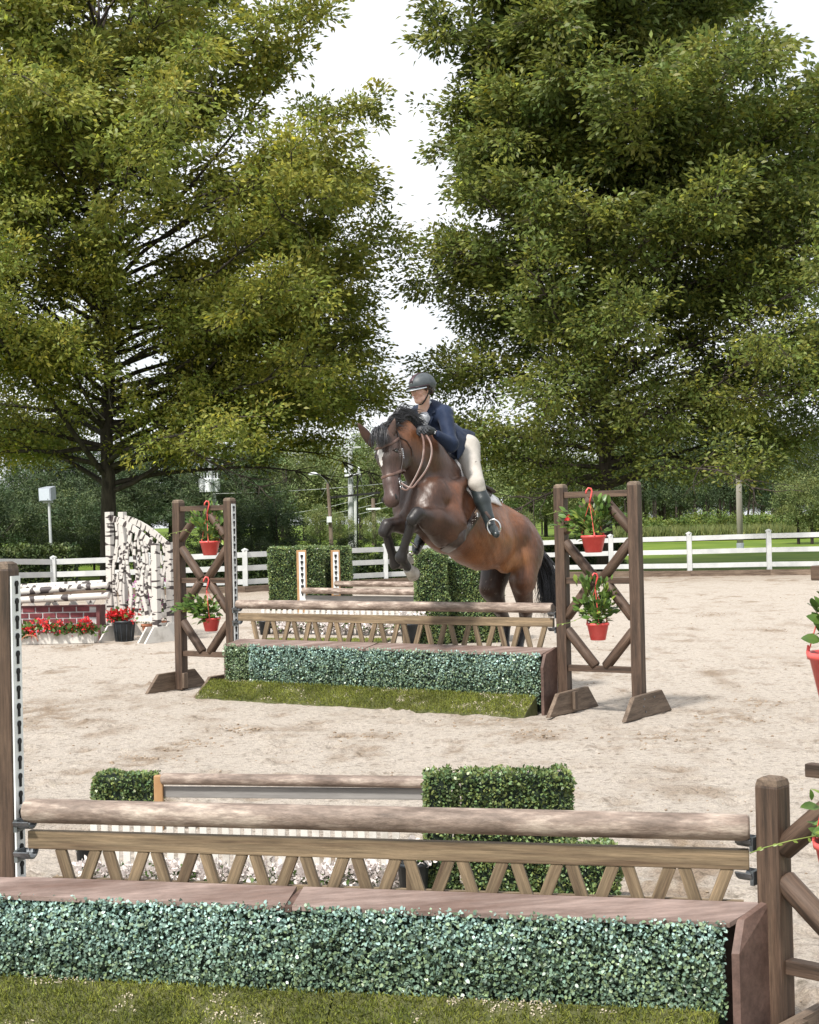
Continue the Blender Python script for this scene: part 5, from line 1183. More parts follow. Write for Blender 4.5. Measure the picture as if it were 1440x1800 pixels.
# eyes and nostrils
M_EYE = mat('dark_eye', (.006, .004, .004), rough=.08, spec=.8)
for s in (1, -1):
    m_ = MB().lathe([(.001, -.016), (.012, -.011), (.017, 0), (.012, .011), (.001, .016)], (0, 0, 0), 12).mesh('eye'); o = link('eye', m_, M_EYE, horse, Matrix.Translation(skin(Hd(.245, .13*s, .02), -.004)) @ Matrix.Scale(1.15, 4), True)
    eq = skin(Hd(.245, .13*s, .02), .006); c0 = skin(Hd(.215, .13*s, .02), .004); MB().tube([skin(Hd(.225, .10*s, .05), .002), skin(Hd(.205, .13*s, .03), .006), skin(Hd(.225, .15*s, -.03), .002)], [.004, .009, .004], 6).build('eyelid', mat('dark_lid', (.02, .012, .010), rough=.4), horse, smooth=True)
    bpy.data.objects[horse.children[-1].name] if False else None
    nn_ = MB().lathe([(.001, -.012), (.010, -.008), (.0145, 0), (.010, .008), (.001, .012)], (0, 0, 0), 10).mesh('nostril'); R_ = Matrix((HD, HA, FN)).transposed().to_4x4(); R_.translation = skin(Hd(.955, .085*s, .05), .001)
    link('nostril', nn_, M_BLACK, horse, R_ @ Matrix.Diagonal((1.8, .8, .5, 1)), True)
# mane, forelock, tail as locks
def locks(name, starts, mt, parent, n_seg=7, per=1, r=.010, jit=.02):
    m_ = MB()
    for pts in starts:
        for _ in range(per):
            o = Vector((random.gauss(0, jit), random.gauss(0, jit), random.gauss(0, jit))); o2 = Vector((random.gauss(0, jit*1.6), random.gauss(0, jit*1.6), random.gauss(0, jit*1.6)))
            pp = [Vector(p)+o*(1-i/(len(pts)-1))*.6+o2*(i/(len(pts)-1)) for i, p in enumerate(pts)]
            q = []
            for i in range(n_seg+1):
                t = i/n_seg*(len(pp)-1); a = int(min(len(pp)-2, t)); f = t-a
                p0, p1, p2, p3 = pp[max(0, a-1)], pp[a], pp[a+1], pp[min(len(pp)-1, a+2)]
                q.append(.5*((2*p1)+(-p0+p2)*f+(2*p0-5*p1+4*p2-p3)*f*f+(-p0+3*p1-3*p2+p3)*f**3))
            m_.tube(q, [r*(.9-.8*(i/n_seg)**1.4) for i in range(n_seg+1)], 5, False)
    return m_.build(name, mt, parent, smooth=True)
mane = []
crest = [(330, 420, 13.16), (365, 395, 13.18), (400, 372, 13.2), (440, 352, 13.26), (480, 345, 13.33), (520, 358, 13.42), (560, 385, 13.5), (600, 425, 13.58), (650, 490, 13.7), (700, 560, 13.82)]
for i in range(len(crest)-1):
    for k in range(6):
        t = k/6; a = [crest[i][j]*(1-t)+crest[i+1][j]*t for j in range(3)]
        if a[0] < 560:
            u = (a[0]-330)/230; lift = 95*(1-abs(u-.42)*1.3)*random.uniform(.4, 1.1); dx = (40+random.uniform(20, 90))*(1-u*.55)
            mane.append([K(a[0], a[1]+12, a[2]), K(a[0]+dx*.25, a[1]-lift*.75, a[2]), K(a[0]+dx*.7, a[1]-lift*.95, a[2]+.03), K(a[0]+dx*1.15, a[1]-lift*.75+random.uniform(-8, 25), a[2]+.06)])
        else:
            mane.append([K(a[0]-6, a[1]+6, a[2]-.03), K(a[0]+6, a[1]-10, a[2]-.02), K(a[0]+30, a[1]+8, a[2]-.02), K(a[0]+52, a[1]+40, a[2])])
locks('mane', mane, M_HAIR, horse, 8, 12, .0040, .017)
fl_ = [[K(x, y, 13.08), K(x-4, y-22, 13.02), K(x2, y+38, 12.98), K(x2+4, y+random.uniform(60, 90), 12.99)] for x, y, x2 in ((330, 412, 312), (345, 408, 328), (360, 405, 345), (372, 408, 362), (350, 412, 352), (338, 418, 335), (318, 424, 305), (378, 420, 375))]
locks('forelock', fl_, M_HAIR, horse, 7, 16, .0042, .013)
tl_ = []
for i in range(34):
    a = random.uniform(-1, 1); ex = random.uniform(-60, 38)
    tl_.append([K(1205+a*14, 1045+a*12, 14.86), K(1240+a*16, 1120, 14.92), K(1272+a*26, 1220, 14.92), K(1300+a*30+ex*.3, 1320, 14.9), K(1318+a*34+ex, 1410+random.uniform(-30, 50), 14.9)])
for i in range(9): tl_.append([K(1215, 1050, 14.84), K(1270, 1120, 14.86), K(1300+i*3, 1170+i*8, 14.9), K(1325, 1250+i*14, 14.9)])
locks('tail', tl_, M_HAIR, horse, 9, 12, .0055, .026)

# bridle -----------------------------------------------------------------
br = thing('bridle', Hd(.5, 0, 0), 'brown leather bridle with browband, noseband and reins on the horse head', 'bridle')
def strap(name, pts, wd, th, mt, parent, cen=None, n=28):
    """leather strap through pts, lying against the body whose centre line is cen"""
    pp = [Vector(p) for p in pts]; q = []
    for i in range(n+1):
        t = i/n*(len(pp)-1); a = int(min(len(pp)-2, t)); f = t-a; p0, p1, p2, p3 = pp[max(0, a-1)], pp[a], pp[a+1], pp[min(len(pp)-1, a+2)]
        q.append(.5*((2*p1)+(-p0+p2)*f+(2*p0-5*p1+4*p2-p3)*f*f+(-p0+3*p1-3*p2+p3)*f**3))
    vs = []; k = len(q)
    for i, p in enumerate(q):
        t = (q[min(i+1, k-1)]-q[max(i-1, 0)]).normalized(); o = (p-(Vector(cen) if cen is not None else p+Vector((0, 1, 0)))).normalized(); o = (o-t*o.dot(t)).normalized(); s = t.cross(o)
        for a, b in ((-1, -1), (1, -1), (1, .6), (.5, 1), (-.5, 1), (-1, .6)): vs.append(p+s*a*wd/2+o*b*th/2)
    m_ = 6; fs = [(i*m_+j, i*m_+(j+1) % m_, (i+1)*m_+(j+1) % m_, (i+1)*m_+j) for i in range(k-1) for j in range(m_)]+[tuple(range(m_)), tuple((k-1)*m_+j for j in range(m_))]
    return MB().add(vs, fs).build(name, mt, parent)
def cast(zx, zy, off=.006):
    o = EYE; d = (K(zx, zy, 10)-EYE).normalized(); loc, nr, _, _ = bvh.ray_cast(o, d)
    return (loc+nr*off) if loc is not None else None
def strapskin(name, pts, wd, th, mt, parent, off=.005, dens=6):
    q = []
    for a, b in zip(pts[:-1], pts[1:]):
        for i in range(dens): q.append(skin(Vector(a).lerp(Vector(b), i/dens), off))
    q.append(skin(pts[-1], off)); cc = sum(q, Vector())/len(q); return strap(name, q, wd, th, mt, parent, cc, n=len(q)*3)
strapskin('browband', [Hd(.10, -.13, -.06), Hd(.13, -.09, .04), Hd(.14, 0, .08), Hd(.12, .09, .04), Hd(.05, .13, -.07)], .020, .012, M_LEA, br)
nb = strapskin('noseband', [Hd(.60, -.10, -.05), Hd(.61, -.06, .04), Hd(.61, 0, .06), Hd(.60, .07, .03), Hd(.58, .10, -.07), Hd(.56, .06, -.17), Hd(.57, -.06, -.17), Hd(.60, -.10, -.06)], .024, .012, M_LEA, br)
strapskin('cheek_strap', [Hd(.03, .12, -.08), Hd(.2, .14, -.08), Hd(.42, .12, -.085), Hd(.62, .10, -.08), Hd(.74, .09, -.065)], .015, .008, M_LEAD, br)
strapskin('cheek_strap', [Hd(.06, -.12, -.08), Hd(.42, -.12, -.085), Hd(.74, -.09, -.065)], .015, .008, M_LEAD, br)
strapskin('headpiece', [Hd(.04, .12, -.08), Hd(-.06, .09, -.08), Hd(-.10, 0, -.08), Hd(-.06, -.09, -.08), Hd(.05, -.12, -.08)], .024, .010, M_LEAD, br)
strapskin('throat_latch', [Hd(.03, .12, -.09), Hd(.12, .12, -.17), Hd(.26, .09, -.24), Hd(.34, .03, -.27)], .011, .007, M_LEAD, br)
for i in range(5):
    p = skin(Hd(.24+i*.035, .13, -.085), .012); MB().tube([p+HA*-.003, p+HA*.004], .0075, 8).build('buckle', M_STEEL, br)
bitc = skin(Hd(.77, .10, -.075), .012)
def ring(c0, r, th, parent, nm='bit_ring', ax=None):
    ax = Vector(ax or HA).normalized(); y = ax.cross(HU).normalized(); z = y.cross(ax); return MB().tube([c0+(y*math.cos(t)+z*math.sin(t))*r for t in np.linspace(0, 6.4, 20)], th, 6, False).build(nm, M_STEEL, parent, smooth=True)
ring(bitc, .024, .0045, br); ring(bitc+HD*.042, .018, .004, br); ring(bitc-HD*.034-HL*.01, .013, .0035, br)
HANDZ = K(592, 412, 13.30)
def rein(p, nm='rein', r=.0075): return strap(nm, p, .016, .007, M_LEA, br, None, 36)
rein([bitc+HD*.0, K(520, 728, 13.0), K(560, 690, 13.02), K(610, 620, 13.05), K(636, 545, 13.1), K(632, 480, 13.16), K(606, 430, 13.24), HANDZ])
rein([bitc+HD*.045, K(500, 738, 13.0), K(545, 670, 13.04), K(580, 590, 13.08), K(592, 520, 13.12), K(590, 460, 13.2), K(578, 420, 13.27)], )

# saddle, pad, girth ---------------------------------------------------------
sa = thing('saddle', K(830, 700, 14.0), 'brown jumping saddle with white pad, girth and stirrups on the bay horse', 'saddle')
M_PAD = mat('white_quilted_pad', (.66, .65, .66), (.80, .79, .80), scale=14, rough=.85, bump=.2)
SX = (K(742, 610, 13.88)-K(868, 800, 14.16)).normalized()
def sheet(name, rows, th, mt, parent, off, n=14):
    """soft sheet lying on the coat; rows of control points"""
    vs = []; fs = []; R_ = len(rows); 
    g_ = []
    for r_ in rows:
        q = []
        for i in range(n+1):
            t = i/n*(len(r_)-1); a = int(min(len(r_)-2, t)); q.append(Vector(r_[a]).lerp(Vector(r_[a+1]), t-a))
        g_.append(q)
    full = []
    for i in range(len(g_)-1):
        for s in range(5): full.append([g_[i][j].lerp(g_[i+1][j], s/5) for j in range(n+1)])
    full.append(g_[-1]); k = len(full); top = []; bot = []
    for r_ in full:
        for p in r_:
            loc, nr, _, _ = bvh.find_nearest(p); bot.append(loc+nr*off); top.append(loc+nr*(off+th))
    m_ = MB(); m_n = n+1; N_ = len(top)
    for i in range(k-1):
        for j in range(n):
            a = i*m_n+j; fs.append((a, a+1, a+1+m_n, a+m_n)); fs.append((a+N_, a+m_n+N_, a+1+m_n+N_, a+1+N_))
    for j in range(n): fs.append((j, j+N_, j+1+N_, j+1)); a = (k-1)*m_n+j; fs.append((a, a+1, a+1+N_, a+N_))
    for i in range(k-1): a = i*m_n; fs.append((a, a+m_n, a+m_n+N_, a+N_)); a += n; fs.append((a, a+N_, a+m_n+N_, a+m_n))
    o = m_.add(top+bot, fs).build(name, mt, parent, smooth=True); return o
def back(s, a, d=0):  # s along the back from withers 0 to loin 1; a across to the near side; measured down
    c0 = K(745, 560, 13.95).lerp(K(905, 800, 14.3), s); return c0+HL*a+Vector((0, 0, -d))
sheet('saddle_pad', [[back(0, -.30, .35), back(0, -.12, .08), back(-.0, 0, 0), back(0.02, .16, .10), K(800, 740, 13.72), K(868, 830, 13.74)], [back(1, -.30, .35), back(1, -.12, .08), back(1, 0, 0), back(1, .16, .10), K(925, 800, 13.95), K(935, 850, 13.9)]], .022, M_PAD, sa, .003, 22)
sheet('saddle_flap', [[back(.14, .02, 0), back(.12, .16, .08), K(835, 730, 13.7), K(880, 810, 13.74)], [back(.8, .02, 0), back(.8, .16, .08), K(915, 790, 13.9), K(922, 850, 13.86)]], .016, M_LEAD, sa, .026, 16)
sheet('saddle_seat', [[back(.10, -.14, .04), back(.10, 0, -.1), back(.10, .15, .04)], [back(.3, -.16, .04), back(.3, 0, 0), back(.3, .17, .04)], [back(.85, -.17, .04), back(.85, 0, -.1), back(.85, .18, .04)]], .035, M_LEAD, sa, .04, 12)
gp_ = [cast(x, y, .01) for x, y in ((905, 835), (880, 880), (845, 940), (805, 1000), (760, 1045), (710, 1078), (660, 1092), (620, 1088))]
gp_ = [p for p in gp_ if p is not None]
gc = K(750, 900, 13.9); strap('girth', gp_, .085, .022, M_LEAD, sa, gc, 44)
strap('billet_strap', [Vector(gp_[0])+Vector((0, -.015, 0)), Vector(gp_[1])+Vector((0, -.018, 0))], .05, .012, mat('tan_leather', (.20, .14, .10), (.27, .2, .15), rough=.5), sa, gc, 8)
st_ = MB()
for i in range(26):
    s = i/26; a = int(s*(len(gp_)-3))+1; f = s*(len(gp_)-3)-int(s*(len(gp_)-3)); p = Vector(gp_[a]).lerp(Vector(gp_[a+1]), f); o = (p-gc).normalized(); t = (Vector(gp_[a+1])-Vector(gp_[a])).normalized(); sd_ = t.cross(o); q = p+o*.014+sd_*.014*math.sin(i*1.6)
    st_.tube([q-t*.005, q+t*.005], .0013, 4)
st_.build('stitching', M_STI, sa, kind='stuff')
bu = skin(gp_[1], .02); MB().box(bu, (.03, .012, .04)).build('girth_buckle', M_STEEL, sa, bevel=.003)
def stirrup(top, foot, leather0, parent):
    top, foot = Vector(top), Vector(foot)
    pts = []; u = (top-foot).normalized(); s = Vector((.86, -.35, -.35)); s = (s-u*s.dot(u)).normalized()
    for t in np.linspace(-.78*math.pi, .78*math.pi, 20): pts.append(foot.lerp(top, .5)+u*.068*math.cos(t)*1.05+s*.062*math.sin(t))
    o = MB().tube(pts, .0085, 8).build('stirrup', M_STEEL, parent, smooth=True)
    beam('tread', pts[0], pts[-1], .045, .014, M_STEEL, o, side=u, bevel=.004)
    strap('stirrup_leather', [leather0, Vector(leather0).lerp(top, .5), top], .022, .006, M_LEAD, parent, None, 10)
stirrup(K(968, 898, 13.50), K(1005, 1000, 13.48), K(890, 800, 13.72), sa)
stirrup(K(470, 1020, 13.72), K(560, 1105, 13.72), K(520, 960, 13.75), sa)

# rider ------------------------------------------------------------------------
M_SKIN = mat('skin', (.52, .30, .22), (.66, .42, .33), scale=9, rough=.5, spec=.35); M_NAVY = mat('navy_jacket_cloth', (.006, .013, .036), (.014, .026, .060), scale=5, rough=.7, bump=.6, bscale=16, spec=.25, sheen=.05)
M_BREE = mat('cream_breeches', (.36, .335, .30), (.47, .44, .40), scale=6, rough=.75, bump=.45, bscale=15); M_BOOT = mat('dark_green_black_boot', (.007, .011, .012), (.020, .028, .030), scale=8, rough=.36, bump=.25, bscale=18, spec=.6)
M_GLOV = mat('black_glove', (.016, .018, .022), (.045, .05, .058), scale=12, rough=.55); M_SHIRT = mat('white_shirt', (.50, .52, .57), (.60, .62, .66), scale=9, rough=.7, bump=.3)
M_HELM = mat('grey_helmet_shell', (.045, .055, .062), (.07, .08, .088), scale=30, rough=.5); M_HELS = mat('maroon_stripe', (.035, .014, .022), (.055, .02, .03), rough=.35)
M_HAIRB = mat('brown_hair', (.035, .018, .010), (.09, .05, .03), scale=30, rough=.5)
person = thing('person', K(820, 640, 13.9), 'rider in navy jacket, grey helmet and cream breeches crouched over the jumping horse', 'person')
def Kr(x, y, Y): return P(690+x/8.47, 640+y/8.47, Y)    # from the close survey of the rider
skc = (.70, .45, .36); lipc = (.42, .17, .14)
# head frame
FD = Vector((-.74, -.64, -.20)).normalized(); HS = Vector((.654, -.756, 0)).normalized(); HT = HS.cross(FD).normalized(); HT = HT if HT.z > 0 else -HT
hc = Kr(430, 385, 13.62)
def Q(f, s, t): return hc+FD*f+HS*s+HT*t
RHd = np.array(Matrix((FD, HS, HT)).transposed())
head = [e(Q(-.01, 0, .03), (.095, .076, .095), skc, RHd), c(Q(.045, 0, -.02), Q(.062, 0, -.085), .052, .030, skc, HS, 1.05, .02), c(Q(.02, .03, -.075), Q(.062, .008, -.092), .030, .022, skc, None, None, .02), c(Q(.02, -.03, -.075), Q(.062, -.008, -.092), .030, .022, skc, None, None, .02),
        e(Q(.082, .030, .002), (.020, .020, .013), (.34, .19, .15), RHd, .001), e(Q(.082, -.030, .002), (.020, .020, .013), (.34, .19, .15), RHd, .001), c(Q(.092, 0, .0), Q(.112, 0, -.032), .008, .012, (.66, .40, .32), None, None, .010), c(Q(.083, .018, -.060), Q(.083, -.018, -.060), .010, .010, (.42, .15, .13), None, None, .006),  # eye sockets coloured darker, their shade put into the skin tone
        c(Q(.075, .022, -.018), Q(.055, .045, -.03), .018, .018, (.68, .38, .31), None, None, .015), c(Q(.075, -.022, -.018), Q(.055, -.045, -.03), .018, .018, (.68, .38, .31), None, None, .015),
        c(Q(.088, .012, .014), Q(.074, .045, .014), .007, .006, (.35, .2, .15), None, None, .008), c(Q(.088, -.012, .014), Q(.074, -.045, .014), .007, .006, (.35, .2, .15), None, None, .008),
        c(Q(-.005, .074, .0), Q(-.012, .078, -.028), .014, .010, (.62, .36, .28), None, None, .008),
        c(Q(-.02, 0, -.06), Kr(470, 690, 13.72), .050, .054, skc, None, None, .02), c(Kr(470, 690, 13.72), Kr(500, 780, 13.78), .054, .07, skc, None, None, .02),
        # shoulders, arms and hands share the same continuous body below the clothes
        c(Kr(500, 800, 13.86), Kr(700, 1050, 14.02), .07, .10, skc), c(Kr(700, 1050, 14.02), Kr(1030, 1250, 14.15), .10, .11, skc),
        c(Kr(600, 740, 13.80), Kr(740, 780, 13.70), .045, .045, skc), c(Kr(790, 770, 13.70), Kr(860, 1200, 13.54), .045, .040, skc), c(Kr(850, 1210, 13.53), Kr(630, 1020, 13.36), .040, .026, skc),
        c(K(845, 520, 14.08), K(885, 690, 13.70), .085, .066, skc), c(K(885, 700, 13.70), K(952, 880, 13.65), .055, .034, skc)]
sdfobj('body', head, coat('skin_tone', .5, .05, 40), person, .0055, .025, 1)
M_SK2 = bpy.data.materials['skin_tone']; M_SK2.node_tree.nodes['Principled BSDF'].inputs['Coat Weight'].default_value = 0; M_SK2.node_tree.nodes['Principled BSDF'].inputs['Subsurface Weight'].default_value = .08
for s in (1, -1):
    o = link('eye', MB().lathe([(.001, -.011), (.008, -.008), (.0115, 0), (.008, .008), (.001, .011)], (0, 0, 0), 12).mesh('eye'), mat('eye_white', (.6, .58, .56), rough=.2), person, Matrix.Translation(Q(.092, .030*s, .001)), True)
    R_ = Matrix((FD, HS, HT)).transposed().to_4x4(); R_.translation = Q(.1030, .029*s, -.001); link('iris', MB().lathe([(.0045, -.001), (.005, .0), (.0035, .0015)], (0, 0, 0), 10).mesh('iris'), M_EYE, o, R_ @ Matrix.Rotation(math.pi/2, 4, 'Y'))
    MB().tube([Q(.102, .014*s, .007), Q(.104, .030*s, .0095), Q(.092, .047*s, .004)], [.0025, .004, .002], 6).build('eyelid', M_SKIN, person, smooth=True)
    MB().tube([Q(.100, .012*s, .018), Q(.101, .032*s, .024), Q(.086, .054*s, .018)], [.003, .0045, .002], 6).build('eyebrow', M_HAIRB, person, smooth=True)
MB().tube([Q(.091, -.020, -.0615), Q(.0945, 0, -.060), Q(.091, .020, -.0615)], [.0008, .0015, .0008], 5).build('mouth_line', mat('lip_line', (.22, .07, .06)), person)
locks('hair', [[Q(.055, .060, .045), Q(.035, .078, .02), Q(.0, .082, -.005), Q(-.05, .075, -.02)], [Q(.04, .072, .05), Q(.015, .083, .02), Q(-.03, .082, .0), Q(-.08, .06, -.02)], [Q(.0, .08, .04), Q(-.04, .08, .0), Q(-.08, .05, -.03), Q(-.10, .0, -.04)], [Q(-.06, .06, .0), Q(-.09, .04, -.03), Q(-.10, 0, -.045), Q(-.09, -.04, -.03)]], M_HAIRB, person, 6, 9, .008, .006)
# helmet
hp = [e(Q(-.022, 0, .058), (.136, .106, .098), (1, 1, 1), RHd), c(Q(-.11, 0, .02), Q(-.115, 0, -.025), .05, .03, (1, 1, 1), HS, 1.4, .03)]
V, F, C_ = sdf_mesh(hp, .006, .02); V = smooth_verts(V, F, 2)
# cut the shell below its rim line, sloping toward the neck
lv = (V-np.array(hc)); fz = lv @ np.array(HT); ff = lv @ np.array(FD); ss = lv @ np.array(HS)
lim = np.where(ff > -.02, .030, .030+(ff+.02)*.75); keep = fz > np.maximum(lim, -.05)
V[:, :] = V+np.outer(np.clip(lim-fz, 0, None)*(fz < lim)*(fz > lim-.012), np.array(HT)); Fk = F[(fz[F] > lim[F]-.012).all(1)]
hm = fastmesh('helmet', V, Fk, smooth=True); bm = bmesh.new(); bm.from_mesh(hm); bmesh.ops.delete(bm, geom=[v for v in bm.verts if not v.link_faces], context='VERTS'); bmesh.ops.recalc_face_normals(bm, faces=bm.faces); bm.to_mesh(hm); bm.free()
he = link('helmet', hm, M_HELM, person, smooth=True); so = he.modifiers.new('thickness', 'SOLIDIFY'); so.thickness = .012; so.offset = -1
def he_pt(az, h, o=.0):  # point on the shell ellipsoid
    x, y, z = math.cos(az)*math.cos(h), math.sin(az)*math.cos(h), math.sin(h); return Q(-.022+.136*x*(1+o), .106*y*(1+o), .058+.098*z*(1+o))
vs = []; fs = []
for i in range(15):
    h = .20+i/14*2.2
    for j in (-1, 0, 1): 
        x, z = math.cos(h), math.sin(h); wv = .024 if j else 0; vs.append(Q(-.022+.1375*x*1.012, j*.021, .058+.0995*z*(1.012-(.012 if j else 0))))
fs = [(i*3+j, i*3+j+1, i*3+j+4, i*3+j+3) for i in range(14) for j in (0, 1)]
o = MB().add(vs, fs).build('stripe', M_HELS, he, smooth=True); q_ = o.modifiers.new('thickness', 'SOLIDIFY'); q_.thickness = .003
# brim
rim = []; vs = []
for i in range(25):
    a = -1.25+2.5*i/24; inn = Q(-.022+.128*math.cos(a), .102*math.sin(a), .036); ou = Q(-.022+(.136+.050*math.cos(a*1.2)**1)*math.cos(a), (.106+.004)*math.sin(a), .024-.006*math.cos(a)); vs += [inn, ou, ou-HT*.006, inn-HT*.008]; rim.append(ou-HT*.003)
fs = [(i*4+j, i*4+(j+1) % 4, i*4+4+(j+1) % 4, i*4+4+j) for i in range(24) for j in range(4)]+[(0, 1, 2, 3), (96, 99, 98, 97)]
bmn = MB().add(vs, fs).build('brim', M_HELM, he, smooth=True); MB().tube(rim, .0042, 6).build('brim_trim', mat('silver_trim', (.50, .54, .60), rough=.35, metal=.3), bmn, smooth=True)
MB().tube([Q(-.022+.139*math.cos(a), .109*math.sin(a), .040-.0*a) for a in np.linspace(-1.5, 1.5, 24)], .004, 6).build('band', M_HELS, he, smooth=True)
R_ = Matrix((HS, HT, FD)).transposed(); MB().box(Q(.107, .006, .088), (.030, .018, .008), R_).build('vent', M_BLACK, he, bevel=.002); MB().box(Q(.110, .006, .078), (.022, .005, .008), R_).build('vent_trim', mat('silver_trim', (.5, .54, .6)), he)
strap('chin_strap', [Q(-.035, .092, .03), Q(-.015, .088, -.02), Q(.015, .070, -.075), Q(.045, .038, -.122), Q(.052, 0, -.130)], .015, .006, M_BLACK, he, hc, 16)
strap('chin_strap', [Q(-.075, .080, .02), Q(-.045, .088, -.015), Q(-.01, .082, -.042)], .012, .006, M_BLACK, he, hc, 10)
strap('chin_strap', [Q(.052, 0, -.130), Q(.03, -.05, -.10), Q(.0, -.075, -.05), Q(-.02, -.085, .02)], .014, .006, M_BLACK, he, hc, 12)
# shirt and collar
sdfobj('shirt', [c(Kr(475, 735, 13.73), Kr(500, 800, 13.72), .060, .070, (1, 1, 1)), c(Kr(475, 790, 13.665), Kr(492, 890, 13.665), .045, .022, (1, 1, 1), None, None, .02), c(Kr(520, 600, 13.73), Kr(515, 720, 13.74), .045, .06, (1, 1, 1), None, None, .02)], M_SHIRT, person, .007, .03, 2)
for i in range(3): q = Kr(462+i*8, 760+i*45, 13.555); MB().tube([q, q+Vector((0, -.004, 0))], .004, 8).build('button', M_PAD, person)
# jacket
nv = (1, 1, 1)
jk = [c(Kr(590, 760, 13.79), Kr(670, 980, 13.90), .135, .145, nv, None, None, .05), c(Kr(420, 800, 13.84), Kr(540, 1000, 13.84), .105, .12, nv, None, None, .05), c(Kr(680, 980, 13.98), Kr(880, 1150, 14.1), .150, .145, nv, None, None, .05), c(Kr(880, 1150, 14.1), Kr(1040, 1240, 14.16), .15, .13, nv, None, None, .05),
      c(Kr(575, 640, 13.80), Kr(770, 745, 13.70), .070, .088, nv, None, None, .04),                       # near shoulder
      c(Kr(400, 740, 13.90), Kr(330, 800, 13.98), .085, .075, nv, None, None, .05), c(Kr(330, 800, 13.98), Kr(390, 1010, 13.85), .062, .05, nv, None, None, .03), c(Kr(390, 1010, 13.85), Kr(450, 1010, 13.55), .045, .035, nv, None, None, .03),
      c(Kr(785, 760, 13.66), Kr(870, 1180, 13.50), .072, .062, nv, None, None, .03), c(Kr(875, 1200, 13.50), Kr(670, 1055, 13.37), .066, .043, nv, None, None, .02), c(Kr(880, 1180, 13.50), Kr(870, 1240, 13.50), .060, .050, nv, None, None, .02),
      c(Kr(520, 900, 13.80), Kr(640, 1150, 13.85), .11, .13, nv, None, None, .05), c(Kr(640, 1150, 13.88), Kr(860, 1320, 13.98), .10, .09, nv, None, None, .05)]
def post_j(V, C):
    n = vnoise(V[:, 0]*16+V[:, 2]*9, V[:, 2]*16-V[:, 0]*5+V[:, 1]*6, 15)-.5
    d = V-V.mean(0); d /= np.linalg.norm(d, axis=1)[:, None]; return V+d*(n*.016)[:, None], C
jo = sdfobj('jacket', jk, M_NAVY, person, .010, .03, 2, post=post_j)
# flying tail of the jacket
vs = []; nn1, mm1 = 12, 10
def bil(a, b, c_, d, u, v): return a.lerp(b, u).lerp(d.lerp(c_, u), v)
A_, B_, C2, D_ = Kr(940, 980, 13.98), Kr(1232, 1030, 14.22), Kr(1180, 1190, 14.10), Kr(960, 1400, 13.82)
for i in range(nn1+1):
    for j in range(mm1+1):
        u, v = i/nn1, j/mm1; p = bil(A_, B_, C2, D_, u, v); p += Vector((0, -.05*math.sin(math.pi*v)*(1-u*.3), .02*math.sin(u*3+v*5)))+Vector((.3, -.8, .2))*(.016*math.sin(v*15+u*4)*u); vs.append(p)
fs = [(i*(mm1+1)+j, i*(mm1+1)+j+1, (i+1)*(mm1+1)+j+1, (i+1)*(mm1+1)+j) for i in range(nn1) for j in range(mm1)]
o = MB().add(vs, fs).build('jacket_tail', M_NAVY, jo, smooth=True); q_ = o.modifiers.new('thickness', 'SOLIDIFY'); q_.thickness = .008
M_LAP = mat('navy_lapel_cloth', (.008, .015, .038), (.014, .025, .055), scale=8, rough=.6)
jbv = BVHTree.FromPolygons([v.co[:] for v in jo.data.vertices], [p.vertices[:] for p in jo.data.polygons])
def jcast(x, y, off=.006):
    d = (Kr(x, y, 10)-EYE).normalized(); loc, nr, _, _ = jbv.ray_cast(EYE, d); return (loc-d*off) if loc is not None else Kr(x, y, 13.6)
def panel(name, outline, mt, parent, off=.008, th=.006):
    pts = [jcast(x, y, off) for x, y in outline]; m_ = MB(); cn = sum(pts, Vector())/len(pts)-Vector((0, .006, 0)); n = len(pts)
    o = m_.add(pts+[cn], [(i, (i+1) % n, n) for i in range(n)]).build(name, mt, parent); q = o.modifiers.new('thickness', 'SOLIDIFY'); q.thickness = th; return o
panel('lapel', [(545, 560), (600, 590), (640, 720), (585, 745), (612, 790), (548, 920), (520, 900), (535, 760)], M_LAP, jo)
panel('lapel', [(378, 650), (350, 700), (300, 740), (345, 765), (350, 800), (455, 905), (480, 890), (420, 780)], M_LAP, jo)
for i, (x, y) in enumerate(((603, 1150), (545, 1065))): q = jcast(x, y, .004); MB().tube([q, q+Vector((0, -.006, 0))], .007, 10).build('button', mat('horn_button', (.10, .08, .07), rough=.35), jo)
# hands in gloves: palm, four fingers round the reins, thumb
def glove(w0, k0, fdir, side, nm='glove', dn=None):
    w0, k0 = Vector(w0), Vector(k0); ax = (k0-w0).normalized(); sd_ = (Vector(side)-ax*Vector(side).dot(ax)).normalized(); dn = sd_.cross(ax).normalized(); dn = -dn if dn.z > 0 else dn
    pr_ = [c(w0-ax*.025, w0, .029, .029, nv, None, None, .012), c(w0, k0, .030, .036, nv, sd_, 1.25, .012)]
    for i, (o_, l_) in enumerate(((-.033, .82), (-.011, 1.0), (.011, .95), (.032, .74))):
        b_ = k0+sd_*o_+ax*.010; p1 = b_+ax*.026*l_+dn*.012; p2 = p1+dn*.026*l_-ax*.004; p3 = p2-ax*.022*l_+dn*.004
        pr_ += [c(b_, p1, .0115, .0105, nv, None, None, .004), c(p1, p2, .0105, .0095, nv, None, None, .004), c(p2, p3, .0095, .0085, nv, None, None, .004)]
    tb = w0+ax*.012-sd_*.032+dn*.008; t1 = tb+ax*.032-sd_*.012+dn*.012; t2 = t1+ax*.024+sd_*.010+dn*.012
    pr_ += [c(tb, t1, .014, .012, nv, None, None, .006), c(t1, t2, .0115, .0095, nv, None, None, .004)]
    return sdfobj(nm, pr_, M_GLOV, person, .0042, .006, 1)
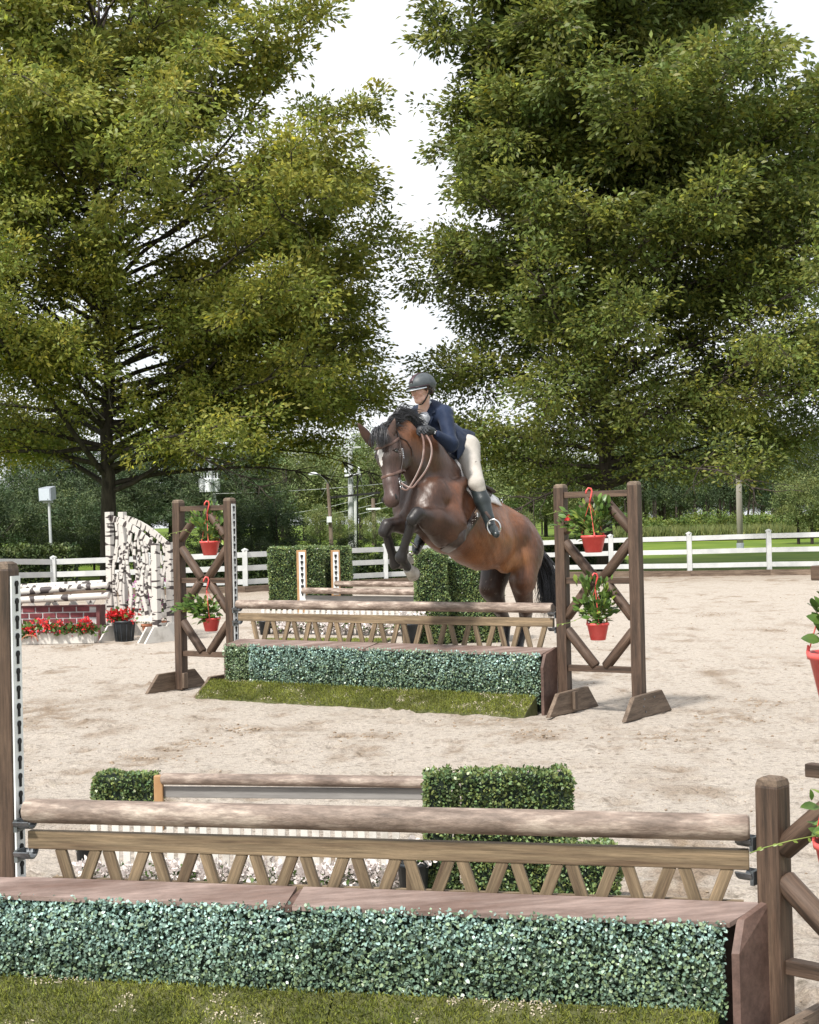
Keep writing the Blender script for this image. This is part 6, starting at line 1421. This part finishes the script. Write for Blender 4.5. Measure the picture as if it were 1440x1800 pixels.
glove(Kr(590, 1000, 13.34), Kr(510, 975, 13.27), None, (.5, -.5, .6)); glove(Kr(470, 975, 13.42), Kr(415, 985, 13.30), None, (.5, -.4, .6))
MB().tube([Kr(612, 985, 13.315), Kr(640, 1010, 13.32), Kr(628, 1040, 13.31)], .005, 6).build('cuff_edge', M_SHIRT, person, smooth=True)
# breeches and boots
bp_ = [c(K(838, 500, 14.10), K(842, 560, 14.02), .125, .115, nv, None, None, .04), c(K(842, 560, 14.02), K(888, 700, 13.66), .105, .076, nv, None, None, .03), c(K(888, 700, 13.66), K(905, 735, 13.66), .072, .062, nv, None, None, .02),
       c(K(800, 520, 14.28), K(740, 690, 14.25), .12, .08, nv, None, None, .04)]
bo = sdfobj('breeches', bp_, M_BREE, person, .010, .04, 2)
q = K(885, 585, 13.80); 
lp = BVHTree.FromPolygons([v.co[:] for v in bo.data.vertices], [p.vertices[:] for p in bo.data.polygons]); d_ = (K(887, 585, 10)-EYE).normalized(); lc, _, _, _ = lp.ray_cast(EYE, d_)
if lc is not None: MB().tube([lc-d_*.003+Vector((.008*math.cos(t), 0, .012*math.sin(t))) for t in np.linspace(.8, 5.6, 10)], .0022, 5).build('thigh_emblem', M_BLACK, bo)
def boot(pts, toe0, toe1):
    pr_ = [c(pts[0], pts[1], .072, .075, nv, None, None, .02), c(pts[1], pts[2], .075, .050, nv, None, None, .02), c(pts[2], pts[3], .050, .042, nv, None, None, .02), c(pts[3], toe0, .044, .042, nv, None, None, .03), c(toe0, toe1, .042, .034, nv, None, None, .02)]
    return sdfobj('boot', pr_, M_BOOT, person, .009, .02, 2)
boot([K(900, 745, 13.68), K(922, 800, 13.66), K(958, 900, 13.62), K(968, 945, 13.60)], K(985, 965, 13.53), K(1000, 990, 13.44))
b2 = boot([K(640, 850, 14.2), K(620, 920, 14.1), K(570, 1030, 13.9), K(555, 1060, 13.85)], K(552, 1072, 13.78), K(550, 1085, 13.68))
print('tris', sum(len(m.loops)-2*len(m.polygons) for m in bpy.data.meshes if m.users), 'with copies', sum(len(o.data.loops)-2*len(o.data.polygons) for o in bpy.data.objects if o.type == 'MESH'))
